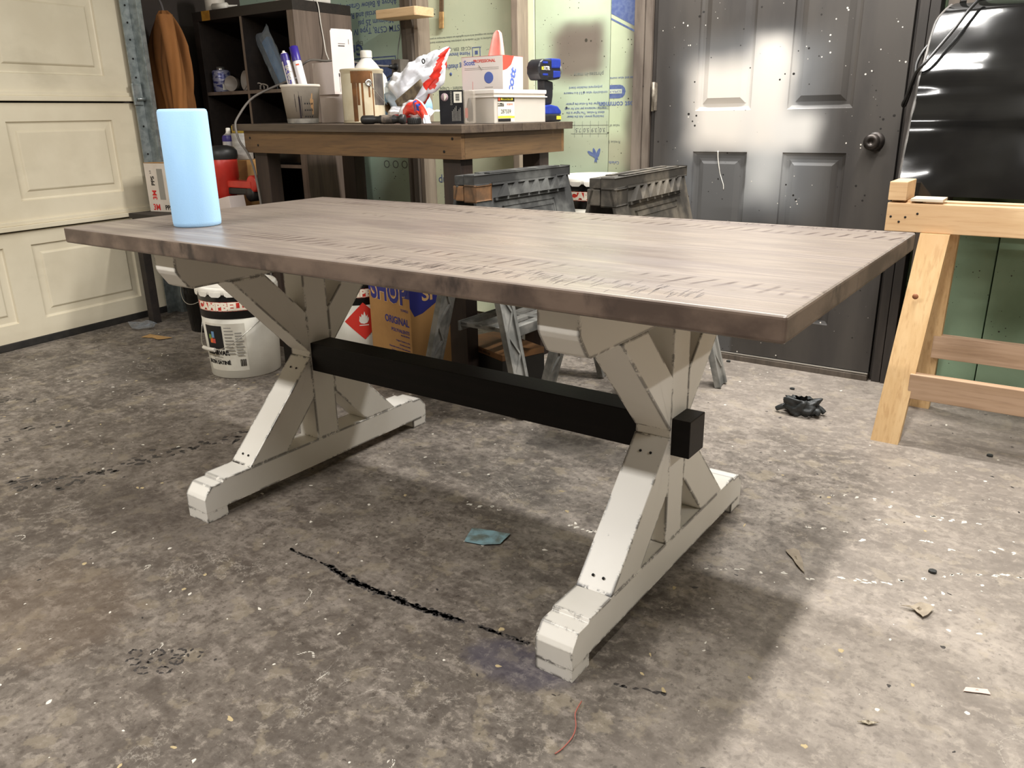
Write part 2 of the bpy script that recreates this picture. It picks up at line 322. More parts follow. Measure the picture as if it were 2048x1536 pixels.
# middle board
ft('Conforme aux exigences de la norme applicable aux isolants thermiques en panneaux rigides',.0125,-.455,1.392,fB,mat=GREYPR); ft('Conforms to ASTM standards for polystyrene thermal insulation board panels',.0135,-.455,1.374,fB,mat=GREYPR)
ft('ICC-ES  ESR-1234  XPS',.022,-.475,1.336,fB,mat=GREYPR); ft('Home Innovations',.026,-.475,1.312,fB,bold=.0004)
for r in ((-.365,-.315,1.335,1.339),(-.365,-.361,1.295,1.335),(-.319,-.315,1.295,1.335),(-.349,-.331,1.305,1.322),(-.640,-.605,1.298,1.324)): rect_print(fB,*r)
for i in range(3): rect_print(fB,-.655,-.645,1.30+.01*i,1.303+.01*i,name='printed_line')
ft('foamular insulating sheathing',.034,-.40,1.256,fB,bold=.0005,sx=.8); ft('Classe 3 - Isolant - Chape',.024,-.455,1.155,fB,mat=GREYPR); ft('Exposé à la chaleur',.020,-.46,1.118,fB,mat=GREYPR); ft('Cover',.024,-.42,1.07,fB,mat=GREYPR)
m=MB(); m.lathe([(0,0),(.008,0),(.008,.0006),(0,.0006)],16,TR(-.505,2.2695,1.222)@RX(math.pi/2)); m.build('printed_dot',PR,fB)
# oversprayed board
for i,(s,z) in enumerate((('polystyrene insulation board',1.135),('conductivity value of 5.0 is a measure',1.112),('the higher the R-value the greater',1.065),('thermal resistance per inch for each',1.045),('about R-values. The higher is the',1.027),('insulating power. Ask the dealer',1.010))): ft(s,.0150,.275,z,fC,mat=PR,sx=1.0)
ft('phrases in many',.024,.29,1.19,fC,mat=GREYPR)
for k,s in enumerate(('3.0','3.9','5.0','7.5')): ft(s,.026,.365-.042*k,.952,fC,mat=GREYPR)
for k in range(5): rect_print(fC,.387-.042*k,.388-.042*k,.92,.99,mat=GREYPR,name='printed_line')
for z in (.935,.972): rect_print(fC,.20,.396,z,z+.001,mat=GREYPR,name='printed_line')
# swirl emblem low on the board: three leaf strokes
for a in (-1.0,-.3,.4):
    m=MB(); m.prism([(.009*math.cos(t)*(1 if i<9 else .6),.034*math.sin(t)) for i,t in enumerate([2*math.pi*j/18 for j in range(18)])],1,-.0003,.0003,mat=TR(.335+.016*a,2.2693,.84)@RY(a*1.0)@TR(0,-.0004*(a+.5),0)); m.build('printed_leaf',PR,fC)
# board by the door
m=MB(); m.prism([(.402,1.60),(.59,1.60),(.59,1.335),(.402,1.428)],1,2.2655,2.267); m.build('printed_block',PR,fD)
m=MB(); m.prism([(.402,1.412),(.402,1.404),(.59,1.312),(.59,1.320)],1,2.2655,2.267); m.build('printed_line',PR,fD)
m=MB(); m.prism([(.401,1.084),(.452,1.084),(.466,1.088),(.476,1.098),(.480,1.112),(.476,1.126),(.466,1.136),(.452,1.140),(.401,1.140)],1,2.2655,2.267); lg=m.build('printed_badge',PR,fD)
m=MB(); m.box(.401,.462,2.2650,2.2656,1.104,1.122,0); m.build('badge_window',M('pale_print',S(206,214,190),None,.7),fD); ft('SOPRA-X',.014,.43,1.113,fD,y=2.2648)
ft('the most common',.034,.475,1.06,fD,y=2.2655,bold=.0005); ft('use and value counts',.014,.46,1.168,fD,y=2.2655); ft('value of',.016,.43,.97,fD,mat=GREYPR,y=2.2655); ft('R-value 5',.016,.43,.90,fD,mat=GREYPR,y=2.2655); ft('Canada',.018,.43,.81,fD,y=2.2655)
# studs and door trim
def trim(n,mat,*boxes,label):
    m=MB()
    for b in boxes: m.box(*b,bev=.002)
    return tag(m.build(f'trim_{n}',mat),label,kind='structure')
trim(1,STUDW,(-.070,-.034,2.185,2.27,0,2.66),label='bare wooden stud between foam boards right of bench centre')
trim(2,STUDD,(-.735,-.70,2.17,2.27,0,2.66),(-.698,-.662,2.165,2.27,0,2.66),label='doubled dark wooden stud behind the workbench')
trim(3,STUDW,(-.660,-.632,2.18,2.27,0,2.66),label='paler wooden stud nailed to the doubled stud')
trim(4,JAMB,(.555,.598,2.185,2.31,0,2.3),(.600,.632,2.195,2.31,0,2.3),label='dusty brown casing on hinge side of door')
trim(5,JAMBD,(.634,.652,2.21,2.31,0,2.2),(1.623,1.632,2.215,2.31,0,2.2),label='dark door stop strips')
trim(6,JAMBD,(1.634,1.665,2.195,2.31,0,2.3),(1.668,1.70,2.19,2.31,0,2.3),label='dark casing on latch side of door')
trim(7,STUDD,(.655,1.62,2.185,2.31,0,.022),label='dark sill under the door')
trim(8,M('aluminium_strip',S(170,164,154),None,.4,metal=.6),(.655,1.62,2.192,2.2,.024,.030),label='thin metal strip along door bottom')
trim(9,STUDD,(1.78,1.815,2.16,2.27,0,2.66),(1.725,1.76,2.17,2.27,0,2.66),label='dark studs right of the door')
# panelled sheets
def sheet(m,w0,w1,h0,h1,rects,th,mi=0):
    xs=sorted({w0,w1,*[q for r in rects for q in r[:2]]}); zs=sorted({h0,h1,*[q for r in rects for q in r[2:]]}); vt={}
    def V(x,z):
        if (x,z) not in vt: vt[(x,z)]=m.b.verts.new((x,0,z))
        return vt[(x,z)]
    for i in range(len(xs)-1):
        for j in range(len(zs)-1):
            cx,cz=(xs[i]+xs[i+1])/2,(zs[j]+zs[j+1])/2
            if any(r[0]<cx<r[1] and r[2]<cz<r[3] for r in rects): continue
            m.b.faces.new((V(xs[i],zs[j]),V(xs[i+1],zs[j]),V(xs[i+1],zs[j+1]),V(xs[i],zs[j+1])))
    m.box(w0,w1,.02,th,h0,h1)
    for a,b in (((w0,h0),(w1,h0)),((w1,h0),(w1,h1)),((w1,h1),(w0,h1)),((w0,h1),(w0,h0))):
        m.b.faces.new([m.b.verts.new(q) for q in ((a[0],0,a[1]),(a[0],.021,a[1]),(b[0],.021,b[1]),(b[0],0,b[1]))])
def raised(r,prof):
    m=MB(); loops=[]
    for ins,dep in prof:
        x0,x1,z0,z1=r[0]+ins,r[1]-ins,r[2]+ins,r[3]-ins
        loops.append([m.b.verts.new(q) for q in ((x0,dep,z0),(x1,dep,z0),(x1,dep,z1),(x0,dep,z1))])
    for a,b in zip(loops,loops[1:]):
        for i in range(4): m.b.faces.new((a[i],a[(i+1)%4],b[(i+1)%4],b[i]))
    m.b.faces.new(loops[-1]); return m
# garage door
gd=thing('door_1','cream sectional garage door with raised panels',None,(-1.9,1,0),math.radians(96)); tag(gd,kind='structure')
GP=[(0,0),(.004,.010),(.010,.012),(.040,.010),(.046,.004),(.050,.002)]
for z0,z1,p0,p1 in ((.012,.541,.119,.476),(.549,1.116,.679,1.034),(1.124,1.70,1.243,1.600),(1.708,2.27,1.82,2.17)):
    rects=[(-.27-.67*k,.27-.67*k,p0,p1) for k in range(6)]
    m=MB(); sheet(m,-3.75,.42,z0,z1,rects,.045); sec=m.build('door_section',CREAM,gd)
    for r in rects: raised(r,GP).build('raised_panel',CREAM,sec)
for z in (.549,1.124,1.708):
    m=MB(); m.box(-3.75,.43,-.024,.0,z,z+.022,.003); m.box(-3.75,.425,-.012,.0,z+.022,z+.042,.003); m.build('rail',CREAM,gd)
m=MB(); m.box(-3.75,.42,-.006,.04,.0,.035,.004); m.build('rubber_seal',M('black_rubber',S(30,28,26),S(46,42,38),.7,scale=20),gd)
m=MB(); m.box(.395,.452,-.034,-.030,0,2.3); m.box(.448,.452,-.09,-.03,0,2.3); m.box(.452,.475,-.094,-.09,0,2.3)
m.build('track',GALV,gd)
for z in (.70,.86,1.0,1.14,1.19,1.24,1.33,1.42,1.5,1.58):
    m=MB(); m.lathe([(0,0),(.005,0),(.005,.002),(0,.002)],10,TR(.423,-.0345,z)@RX(math.pi/2)); m.build('bolt_hole',M('hole_black',S(14,13,12),None,.8),gd)
for z in (.56,1.135):
    m=MB(); m.box(.385,.44,-.045,-.034,z-.03,z+.075,.003); m.lathe([(0,0),(.009,0),(.009,.05),(0,.05)],12,TR(.40,-.05,z)@RY(math.pi/2)); m.lathe([(.006,0),(.021,0),(.021,.016),(.006,.016)],16,TR(.455,-.055,z)@RY(math.pi/2)); m.build('roller_hinge',GALV,gd)
trim(10,M('pale_jamb_board',S(196,188,160),S(170,160,134),.6,scale=4),(-1.975,-1.94,1.50,1.535,0,2.4),label='pale jamb board beside the garage door track')
m=MB(); m.box(-2.2,-2.10,-5,2.36,0,2.66); tag(m.build('wall_left',M('left_wall_board',S(66,56,50),S(54,46,42),.8,scale=3)),'dark wall carrying the garage door',kind='structure')
# house door
hd=thing('door_2','dark six-panel door speckled and fogged with white paint overspray',None,(0,0,0)); tag(hd,kind='structure')
DR=[(.836,1.068,1.025,1.72),(1.210,1.450,1.025,1.72),(.836,1.066,.20,.865),(1.208,1.446,.20,.865),(.836,1.068,1.84,2.03),(1.210,1.450,1.84,2.03)]
m=MB(); sheet(m,.656,1.62,.032,2.13,DR,.045)
for v in m.b.verts: v.co.y+=2.2
leaf=m.build('door_leaf',DOORM,hd)
for r in DR:
    q=raised(r,[(0,0),(.003,.009),(.014,.013),(.026,.013),(.030,.011),(.048,.003),(.052,.003)])
    for v in q.b.verts: v.co.y+=2.2
    q.build('raised_panel',DOORM,leaf)
m=MB(); m.lathe([(.0,0),(.034,0),(.034,.006),(.022,.010),(.013,.012),(.013,.034),(.024,.040),(.029,.050),(.028,.060),(.020,.066),(.008,.066),(.008,.064),(0,.064)],28,TR(1.542,2.2,.907)@RX(math.pi/2)); m.build('door_knob',M('blackened_bronze',S(36,32,30),S(62,56,52),.4,metal=.6,scale=30),hd)
for z in (1.085,):
    m=MB(); m.lathe([(0,0),(.007,0),(.007,.115),(0,.115)],12,TR(.647,2.196,z-.058)); m.box(.648,.664,2.194,2.2,z-.055,z+.055); m.build('hinge',M('painted_hinge',S(140,132,118),S(100,92,82),.5,metal=.3,scale=40),hd)
# white paint run on the door
m=MB(); m.tube([(.945,2.1985,.868),(.947,2.2,.835),(.955,2.204,.79),(.965,2.203,.76),(.975,2.203,.735),(.977,2.203,.715)],lambda t:.0022*(1-.4*t),6); m.build('paint_run',M('white_gloss_paint',S(226,222,212),None,.3),hd)

# ------------------------------------------------------------------ dining table
tb=thing('dining_table','large farmhouse table with grey-stained top and distressed white trestle legs','table',(0,0,0))
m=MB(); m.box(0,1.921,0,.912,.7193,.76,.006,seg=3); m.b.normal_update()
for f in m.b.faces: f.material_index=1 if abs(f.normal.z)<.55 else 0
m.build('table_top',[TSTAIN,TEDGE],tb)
rs=random.Random(4); m=MB()
for (xa,ya,xb,yb,n,w,la,lb) in ((1.02,.035,1.78,.045,120,.014,.018,.045),(1.25,.09,1.70,.08,30,.012,.01,.03),(.58,.80,1.12,.66,34,.006,.02,.05),(.55,.885,1.85,.875,110,.006,.008,.02),(.45,.60,.80,.55,8,.01,.01,.025)):
    for i in range(n):
        t=rs.random(); x=xa+(xb-xa)*t+rs.gauss(0,.006); y=ya+(yb-ya)*t+rs.gauss(0,w); L=rs.uniform(la,lb); y=min(max(y,.008),.895-L); dx,dy=rs.gauss(0,.0015),L; h=rs.uniform(.0006,.0016)
        m.b.faces.new([m.b.verts.new(q) for q in ((x-h*.4,y,.7602),(x+h*.4,y,.7602),(x+dx+h,y+dy*.5,.7602),(x+dx+h*.3,y+dy,.7602),(x+dx-h*.3,y+dy,.7602),(x+dx-h,y+dy*.5,.7602))])
tag(m.build('saw_marks',M('saw_mark_stain',S(84,71,65),S(66,54,49),.5,scale=40),tb),kind='stuff')
CY=.4565
def my(p): return [(2*CY-y,z) for y,z in p][::-1]
for tr,(x0,x1) in enumerate(((.361,.445),(1.496,1.580))):
    m=MB(); m.prism([(.015,.028),(.015,.067),(.020,.076),(.039,.098),(.075,.098),(.080,.1055)]+[(2*CY-.080,.1055),(2*CY-.075,.098),(2*CY-.039,.098),(2*CY-.020,.076),(2*CY-.015,.067),(2*CY-.015,.028)],0,x0,x1,.0015); m.build('foot',WHITEP,tb)
    for f in (lambda p:p,my):
        m=MB(); m.prism(f([(.0155,0),(.0155,.0285),(.080,.0285),(.080,0)]),0,x0+.0005,x1-.0005,.001); m.build('foot_pad',WHITEP,tb)
        m=MB(); m.prism(f([(.165,.1056),(.4125,.362),(.4148,.362),(.4148,.237),(.295,.1056)]),0,x0+.0004,x1-.0004,.002); br=m.build('brace',WHITEP,tb)
        m=MB(); m.prism(f([(.180,.6278),(.290,.6278),(.4148,.497),(.4148,.380),(.4125,.380)]),0,x0+.0004,x1-.0004,.002); m.build('brace',WHITEP,tb)
    m=MB(); a=[(.030,.7192),(.031,.676),(.036,.666),(.058,.634),(.070,.628)]; m.prism(a+[(2*CY-y,z) for y,z in a[::-1]],0,x0,x1,.002); m.build('arm',WHITEP,tb)
    m=MB(); m.box(x0+.001,x1-.001,.4150,.4980,.1056,.6278,.002); m.build('post',WHITEP,tb)
    # screw holes on the front brace
    for (y,z) in ((.187,.128),(.385,.332)):
        for xx in (x0+.030,x1-.030):
            m=MB(); m.lathe([(0,0),(.0032,0),(.0032,.0008),(0,.0008)],8,TR(xx,y-.002,z+.0015)@RX(math.radians(45.8))); m.build('screw_hole',MATS['hole_black'],tb)
m=MB(); m.box(.320,1.621,.4205,.4985,.321,.405,.002); m.build('stretcher',BLACKSTAIN,tb)
# blue paper roll
pr=thing('paper_towel_roll','tall blue shop towel roll standing on the table corner','paper towel',(.300,.205,.76))
m=MB(); R=.0605; m.lathe([(.022,.002),(R-.004,0),(R-.001,.003),(R,.012),(R,.284),(R-.002,.290),(R-.006,.292),(.022,.292)],48,RY(0)); m.build('roll',M('blue_paper',S(168,208,242),S(158,200,238),.8,scale=8,stretch=(1,1,.3),bump=.12,bscale=260),pr,smooth=True)
m=MB(); m.lathe([(.022,.002),(.022,.292),(.020,.292),(.020,.002)],24,cap=False); m.build('core',M('cardboard_core',S(170,140,104),None,.8),pr)
# ------------------------------------------------------------------ workbench
BW=wood('bench_wood_x',S(120,90,56),S(92,68,44),S(44,33,25),0,.6); BWY=wood('bench_wood_y',S(112,86,56),S(86,66,44),S(42,32,25),1,.6); BTOP=wood('bench_top_wood',S(92,78,64),S(70,58,48),S(40,33,28),0,.6)
BLEG=wood('bench_leg_wood',S(56,40,31),S(42,31,25),S(26,20,17),2,.65)
SLOPE=.011; BX0,BX1,BY0,BY1=-.905,.383,1.233,1.985
bz=lambda x:.992+(BX1-x)*SLOPE
wbn=thing('workbench','sturdy stained wooden workbench against the foam wall','workbench',(0,0,0))
ny=6
for i in range(ny):
    y0=BY0+(BY1-BY0)*i/ny; y1=BY0+(BY1-BY0)*(i+1)/ny-.002
    m=MB(); vs=m.box(BX0,BX1,y0,y1,-.028,0,.002)
    for v in m.b.verts: v.co.z+=bz(v.co.x)
    m.build('top_plank',BTOP,wbn)
def sl(m):
    for v in m.b.verts: v.co.z+=bz(v.co.x)-.992
    return m
m=MB(); m.box(BX0+.05,BX1-.02,BY0+.02,BY0+.04,.873,.9635,.002); sl(m).build('front_apron',BW,wbn)
m=MB(); m.box(BX0+.05,BX1-.02,BY1-.06,BY1-.04,.873,.9635,.002); sl(m).build('back_apron',BW,wbn)
m=MB(); m.box(BX1-.04,BX1-.02,BY0+.0405,BY1-.0605,.873,.9635,.002); sl(m).build('side_apron',BWY,wbn)
m=MB(); m.box(BX0+.05,BX0+.07,BY0+.0405,BY1-.0605,.873,.9635,.002); sl(m).build('side_apron',BWY,wbn)
for (x,y) in ((BX0+.075,BY0+.045),(BX1-.13,BY0+.045),(BX0+.075,BY1-.19),(BX1-.13,BY1-.19)):
    m=MB(); m.box(x,x+.085,y,y+.07,0,bz(x)-.0285,.003); m.build('leg',BLEG,wbn)
for (x,z) in ((BX0+.09,.935),(BX0+.14,.905),(BX1-.06,.945),(BX1-.10,.90)):
    m=MB(); m.lathe([(0,0),(.005,0),(.005,.001),(0,.001)],8,TR(x,BY0+.0195,z+(BX1-x)*SLOPE)@RX(math.pi/2)); m.build('screw_head',MATS['hole_black'],wbn)
# ------------------------------------------------------------------ cube shelf
SHB=wood('shaded_dark_veneer',S(48,40,35),S(38,32,28),S(26,22,20),0,.5); SHS=wood('lit_grey_veneer',S(126,110,98),S(104,90,80),S(72,62,55),2,.5)  # dark veneer deepened for interior shade; second tone lightened where light falls
sh=thing('cube_shelf','tall dark brown cube shelving unit behind the workbench','shelf',(-1.905,1.80,0))
Wd,Dp,Ht=.812,.385,1.575; fr=.048; dv=.017
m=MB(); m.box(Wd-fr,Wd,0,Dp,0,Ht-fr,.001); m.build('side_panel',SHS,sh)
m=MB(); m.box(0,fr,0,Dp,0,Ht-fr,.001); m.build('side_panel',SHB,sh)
m=MB(); m.box(0,Wd,0,Dp,Ht-fr+.0005,Ht,.001); m.build('top_panel',SHB,sh)
m=MB(); m.box(fr,Wd-fr,0,Dp,0,fr,.001); m.build('bottom_panel',SHB,sh)
ch=(Ht-2*fr-3*dv)/4; cw=(Wd-2*fr-dv)/2; shz=[]
for i in range(1,4):
    z=fr+i*ch+(i-1)*dv; shz.append(z+dv); m=MB(); m.box(fr,Wd-fr,.002,Dp,z,z+dv); o=m.build('shelf_board',SHB,sh); m=MB(); m.box(fr,Wd-fr,.0005,.0019,z,z+dv); m.build('lit_front_edge',SHS,o)  # thin strips coloured lighter to stand for the lit board edges
for i in range(4):
    z=fr+i*(ch+dv); m=MB(); m.box(fr+cw,fr+cw+dv,.001,Dp,z+.0002,z+ch-.0002); o=m.build('divider',SHB,sh); m=MB(); m.box(fr+cw,fr+cw+dv,-.0002,.0009,z+.0002,z+ch-.0002); m.build('lit_front_edge',SHS,o)  # divider edges carry the light in their paler strip colour
m=MB(); m.box(fr,Wd-fr,Dp-.006,Dp,fr,Ht-fr); m.build('back_panel',M('shaded_shelf_back',S(14,12,11),None,.8),sh)  # near-black back, the shade inside the cubes put into its colour
m=MB(); m.box(.085,.155,-.0012,.0,Ht-fr,Ht,0); m.build('tape_patch',M('yellow_tape',S(176,128,44),S(150,104,34),.6,scale=30),sh)
# ------------------------------------------------------------------ pails
PB=M('pail_black',S(14,13,13),S(22,21,20),.25,scale=10); PW=M('pail_white',S(206,202,190),S(192,187,174),.4,scale=5); PRD=M('label_red',S(206,52,40),None,.5); PCR=M('label_cream',S(238,226,206),None,.5); PLID=M('pail_lid_white',S(232,228,218),S(212,206,194),.4,scale=10); INK=M('black_ink',S(24,22,22),None,.6); STEEL=M('bright_steel',S(190,188,182),None,.3,metal=.9); PLAB=M('paper_label',S(226,222,208),S(216,210,196),.6,scale=20); GINK=M('grey_small_print',S(150,146,138),None,.7)
def band(parent,name,R0,R1,z0,z1,a0,a1,mat,th=.0006,seg=24):
    m=MB(); m.lathe([(R0+th,z0),(R1+th,z1)],seg,cap=False,a0=a0,a1=a1); return m.build(name,mat,parent)
def pail(label,loc,rz,front,flame=False,group=None,small=True):
    t=thing('metal_pail',label,'pail',loc,rz,group)
    Rb,Rt,H=.143,.160,.385; r=lambda z:Rb+(Rt-Rb)*z/H
    m=MB(); m.lathe([(0,0.004),(Rb-.006,.004),(Rb-.002,0),(Rb,.004),(r(.257),.257)],48); m.build('body',PW,t)
    m=MB(); m.lathe([(r(.257)+.0004,.257),(r(.26)+.001,.259),(r(.345),.345),(r(.345)-.004,.352),(r(.36)+.001,.358),(r(.36),.372)],48,cap=False); m.build('upper_band',PB,t)
    m=MB(); m.lathe([(r(.37)+.002,.358),(r(.37)+.004,.362),(r(.37)+.004,.380),(r(.37)-.002,.386),(r(.37)-.012,.384),(r(.37)-.02,.376),(.06,.376),(.055,.380),(0,.380)],48,cap=False); m.build('lid',PLID,t)
    for k in range(16):
        a=2*math.pi*k/16; m=MB(); m.prism([(-.026,.012),(.026,.012),(.025,-.001),(.016,-.008),(-.016,-.008),(-.025,-.001)],1,-.0012,.0012,mat=RZ(a)@TR(0,-(r(.37)+.0045),.357)); m.build('lid_tab',PLID,t)
    A=front
    b=band(t,'red_label',r(.290),r(.325),.290,.328,A-.80,A+.80,PRD); band(b,'label_border',r(.292)+.0004,r(.295)+.0004,.2915,.294,A-.78,A+.78,PCR); band(b,'label_border',r(.324)+.0004,r(.326)+.0004,.3240,.3265,A-.78,A+.78,PCR)
    text('CAMPBELL',.042,PCR,t,None,bold=.0024,wrap=(r(.316)+.001,.309,A),sx=1.12)
    if small:
        b=band(t,'product_label',r(.03),r(.235),.035,.238,A-.62,A+.62,PLAB)
        band(t,'dark_picture',r(.12)+.0004,r(.225)+.0004,.128,.228,A-.60,A+.0,INK)
        for k,(c,da,z,s) in enumerate((((230,110,50),-.40,.165,.012),((120,150,70),-.44,.180,.010),((110,150,190),-.32,.190,.014),((200,80,70),-.30,.163,.010))):
            band(t,'picture_spot',r(z)+.0008,r(z)+.0010,z-s,z+s*.9,A+da-.05,A+da+.05,M('spot%d'%k,S(*c),None,.6),seg=6)
        text('CLEARVAR',.026,INK,t,None,bold=.0014,wrap=(r(.11)+.0008,.112,A-.28),sx=.95); text('SATIN SATINÉ',.021,INK,t,None,bold=.0011,wrap=(r(.07)+.0008,.070,A-.28),sx=.9)
        text('CLEAR VARNISH',.008,GINK,t,None,wrap=(r(.095)+.0008,.094,A-.28)); text('FINITION',.009,GINK,t,None,wrap=(r(.08)+.0008,.083,A-.28))
        for i in range(9): band(t,'small_print',r(.2)+.0008,r(.2)+.0008,.218-.0135*i,.223-.0135*i,A+.06,A+(.30 if i%3 else .26),GINK,seg=6); band(t,'small_print',r(.2)+.0008,r(.2)+.0008,.195-.0115*i,.200-.0115*i,A+.34,A+(.56 if i%2 else .52),GINK,seg=6)
        for i in range(9): band(t,'barcode_bar',r(.06)+.0008,r(.08)+.0008,.055,.085,A+.40+.018*i,A+.408+.018*i+(.004 if i%3 else 0),INK,seg=2)
        # wire handle with white grip
        Rr=r(.27)+.012; m=MB(); m.tube([(Rr*math.cos(A+da),Rr*math.sin(A+da),z) for da,z in ((-1.5,.27),(-1.35,.20),(-1.1,.155),(-.8,.135),(-.5,.128),(-.1,.132),(.3,.16),(.8,.22),(1.2,.26),(1.5,.275))],.0016,6); hd_=m.build('wire_handle',STEEL,t)
        Rr+=.003; m=MB(); m.tube([(Rr*math.cos(A+da),Rr*math.sin(A+da),.130) for da in (-.66,-.5,-.34,-.20)],.0085,10); m.build('handle_grip',PLID,hd_)
    if flame:
        rr=r(.15)+.0008
        # strips keep the bent sign on the wall of the pail
        def strips(h,mat,off,name):
            m=MB(); N=16
            for i in range(N):
                x0=-h+2*h*i/N; x1=-h+2*h*(i+1)/N; z0=h-abs(x0); z1=h-abs(x1)
                P=lambda x,z:((r(.186+z)+.0008+off)*math.cos(A+x/rr),(r(.186+z)+.0008+off)*math.sin(A+x/rr),.186+z)
                if z0<1e-6: f=[P(x0,0),P(x1,-z1),P(x1,z1)]
                elif z1<1e-6: f=[P(x0,-z0),P(x1,0),P(x0,z0)]
                else: f=[P(x0,-z0),P(x1,-z1),P(x1,z1),P(x0,z0)]
                m.b.faces.new([m.b.verts.new(q) for q in f])
            return m.build(name,mat,t)
        strips(.083,PRD,.0004,'hazard_diamond')
        fl=[(-.020,-.012),(-.014,-.022),(0,-.026),(.014,-.022),(.021,-.010),(.022,.004),(.017,-.002),(.016,.014),(.010,.006),(.004,.030),(-.002,.012),(-.008,.020),(-.011,.004),(-.017,.010),(-.018,.0)]
        m=MB(); f=m.b.faces.new([m.b.verts.new(((r(.2+z)+.0026)*math.cos(A+x/rr),(r(.2+z)+.0026)*math.sin(A+x/rr),.200+z)) for x,z in fl]); m.build('flame_symbol',PLID,t)
        m=MB(); f=m.b.faces.new([m.b.verts.new(((r(.2+z)+.0026)*math.cos(A+x/rr),(r(.2+z)+.0026)*math.sin(A+x/rr),.200+z)) for x,z in ((-.020,-.034),(.020,-.034),(.020,-.030),(-.020,-.030))]); m.build('flame_symbol',PLID,t)
    return t
toC=lambda x,y:math.atan2(-1.066-y,2.228-x)
pail('white paint pail with black band and varnish label beside left trestle',(-.64,.965,0),0,toC(-.64,.965)-.55)
pail('white pail with red flame diamond partly behind the cardboard towel box',(-.385,1.405,0),0,toC(-.385,1.405)+.12,flame=True,small=False)
pb=pail('lower pail of the stack between the plastic sawhorses',(.465,2.035,0),0,toC(.465,2.035)+.0,small=False)
pail('upper pail of the stack, seen between the plastic sawhorse tops',(.465,2.035,.387),0,toC(.465,2.035)+.0,small=False)
bk=thing('black_bucket','plain black bucket on the floor near the garage door','bucket',(-1.40,1.33,0))
m=MB(); m.lathe([(0,.004),(.10,.004),(.105,0),(.125,.27),(.132,.275),(.132,.285),(.122,.285),(.103,.012),(0,.012)],36); m.build('body',PB,bk)
m=MB(); m.tube([(.128*math.cos(a),.128*math.sin(a),.26-.11*math.sin((a+2.6)/2.4*math.pi)) for a in (-2.6,-2.2,-1.8,-1.4,-1.0,-.6,-.2)],.002,6); m.build('wire_handle',STEEL,bk)
# ------------------------------------------------------------------ towel carton under the bench
KR=M('kraft_cardboard',S(176,132,78),S(162,120,70),.75,scale=6,bump=.04); NAVY=M('navy_print',S(44,46,120),None,.6)
ct=thing('cardboard_carton','brown shop towel carton with navy printing on the floor','carton',(.085,1.235,0),math.radians(-13))
cw_,cd_,cH=.300,.30,.42
m=MB(); m.box(-cw_,0,0,cd_,0,cH,.003); m.build('box',KR,ct)
m=MB(); m.box(-cw_/2-.004,-cw_/2+.004,0,cd_,cH,cH+.002); m.build('flap_seam',KR,ct)
m=MB(); m.box(-cw_+.001,-.001,-.0006,0,.335,.405); m.build('print_band',NAVY,ct)
text('SHOP',.125,NAVY,ct,(-cw_/2,-.0012,.345),UP,bold=.004,sx=.85); text('SHOP',.118,M('pale_outline',S(206,166,112),None,.7),ct,(-cw_/2,-.0010,.345),UP,bold=.008,sx=.86)
text('TOWELS',.014,NAVY,ct,(-.04,-.0008,.282),UP); text('ORIGINAL',.042,NAVY,ct,(-.012,-.0008,.232),UP,bold=.001,align='RIGHT',sx=.9); text('POLYVALENTS',.020,NAVY,ct,(-.012,-.0008,.192),UP,bold=.0003,align='RIGHT'); text('MULTIPURPOSE',.009,NAVY,ct,(-.012,-.0008,.175),UP,align='RIGHT')
for i,s in enumerate(('Original Towels in a box','Serviettes en boîte','Disposable towels for shop and home','Serviettes jetables pour la maison')): text(s,.010,NAVY,ct,(-.012,-.0008,.150-.016*i),UP,align='RIGHT')
m=MB(); m.prism([(.0,.30),(.0,.375),(cd_-.001,.375),(cd_-.001,.325),(.17,.325),(.06,.27),(.02,.262)],0,-.0001,.0006); m.build('print_band',NAVY,ct)
text('SHOP',.08,M('pale_outline',S(206,166,112),None,.7),ct,(.0009,.16,.345),(math.pi/2,0,math.pi/2),bold=.002)
# low black carton with orange top by the sawhorse
t=thing('tool_carton','black and orange tool carton under the bench','carton',(.345,1.345,0),math.radians(-20))
m=MB(); m.box(-.16,.16,0,.20,0,.13,.002); m.build('box',M('carton_black',S(24,23,22),S(32,30,28),.5,scale=12),t)
m=MB(); m.box(-.16,.16,0,.20,.1303,.155,.002); m.build('lid',M('carton_orange',S(126,88,52),S(104,74,46),.6,scale=12),t)
text('keep dry this side up',.018,INK,t,(0,-.0006,.143),UP); text('TOOLS',.026,PLAB,t,(-.09,-.0006,.085),UP)
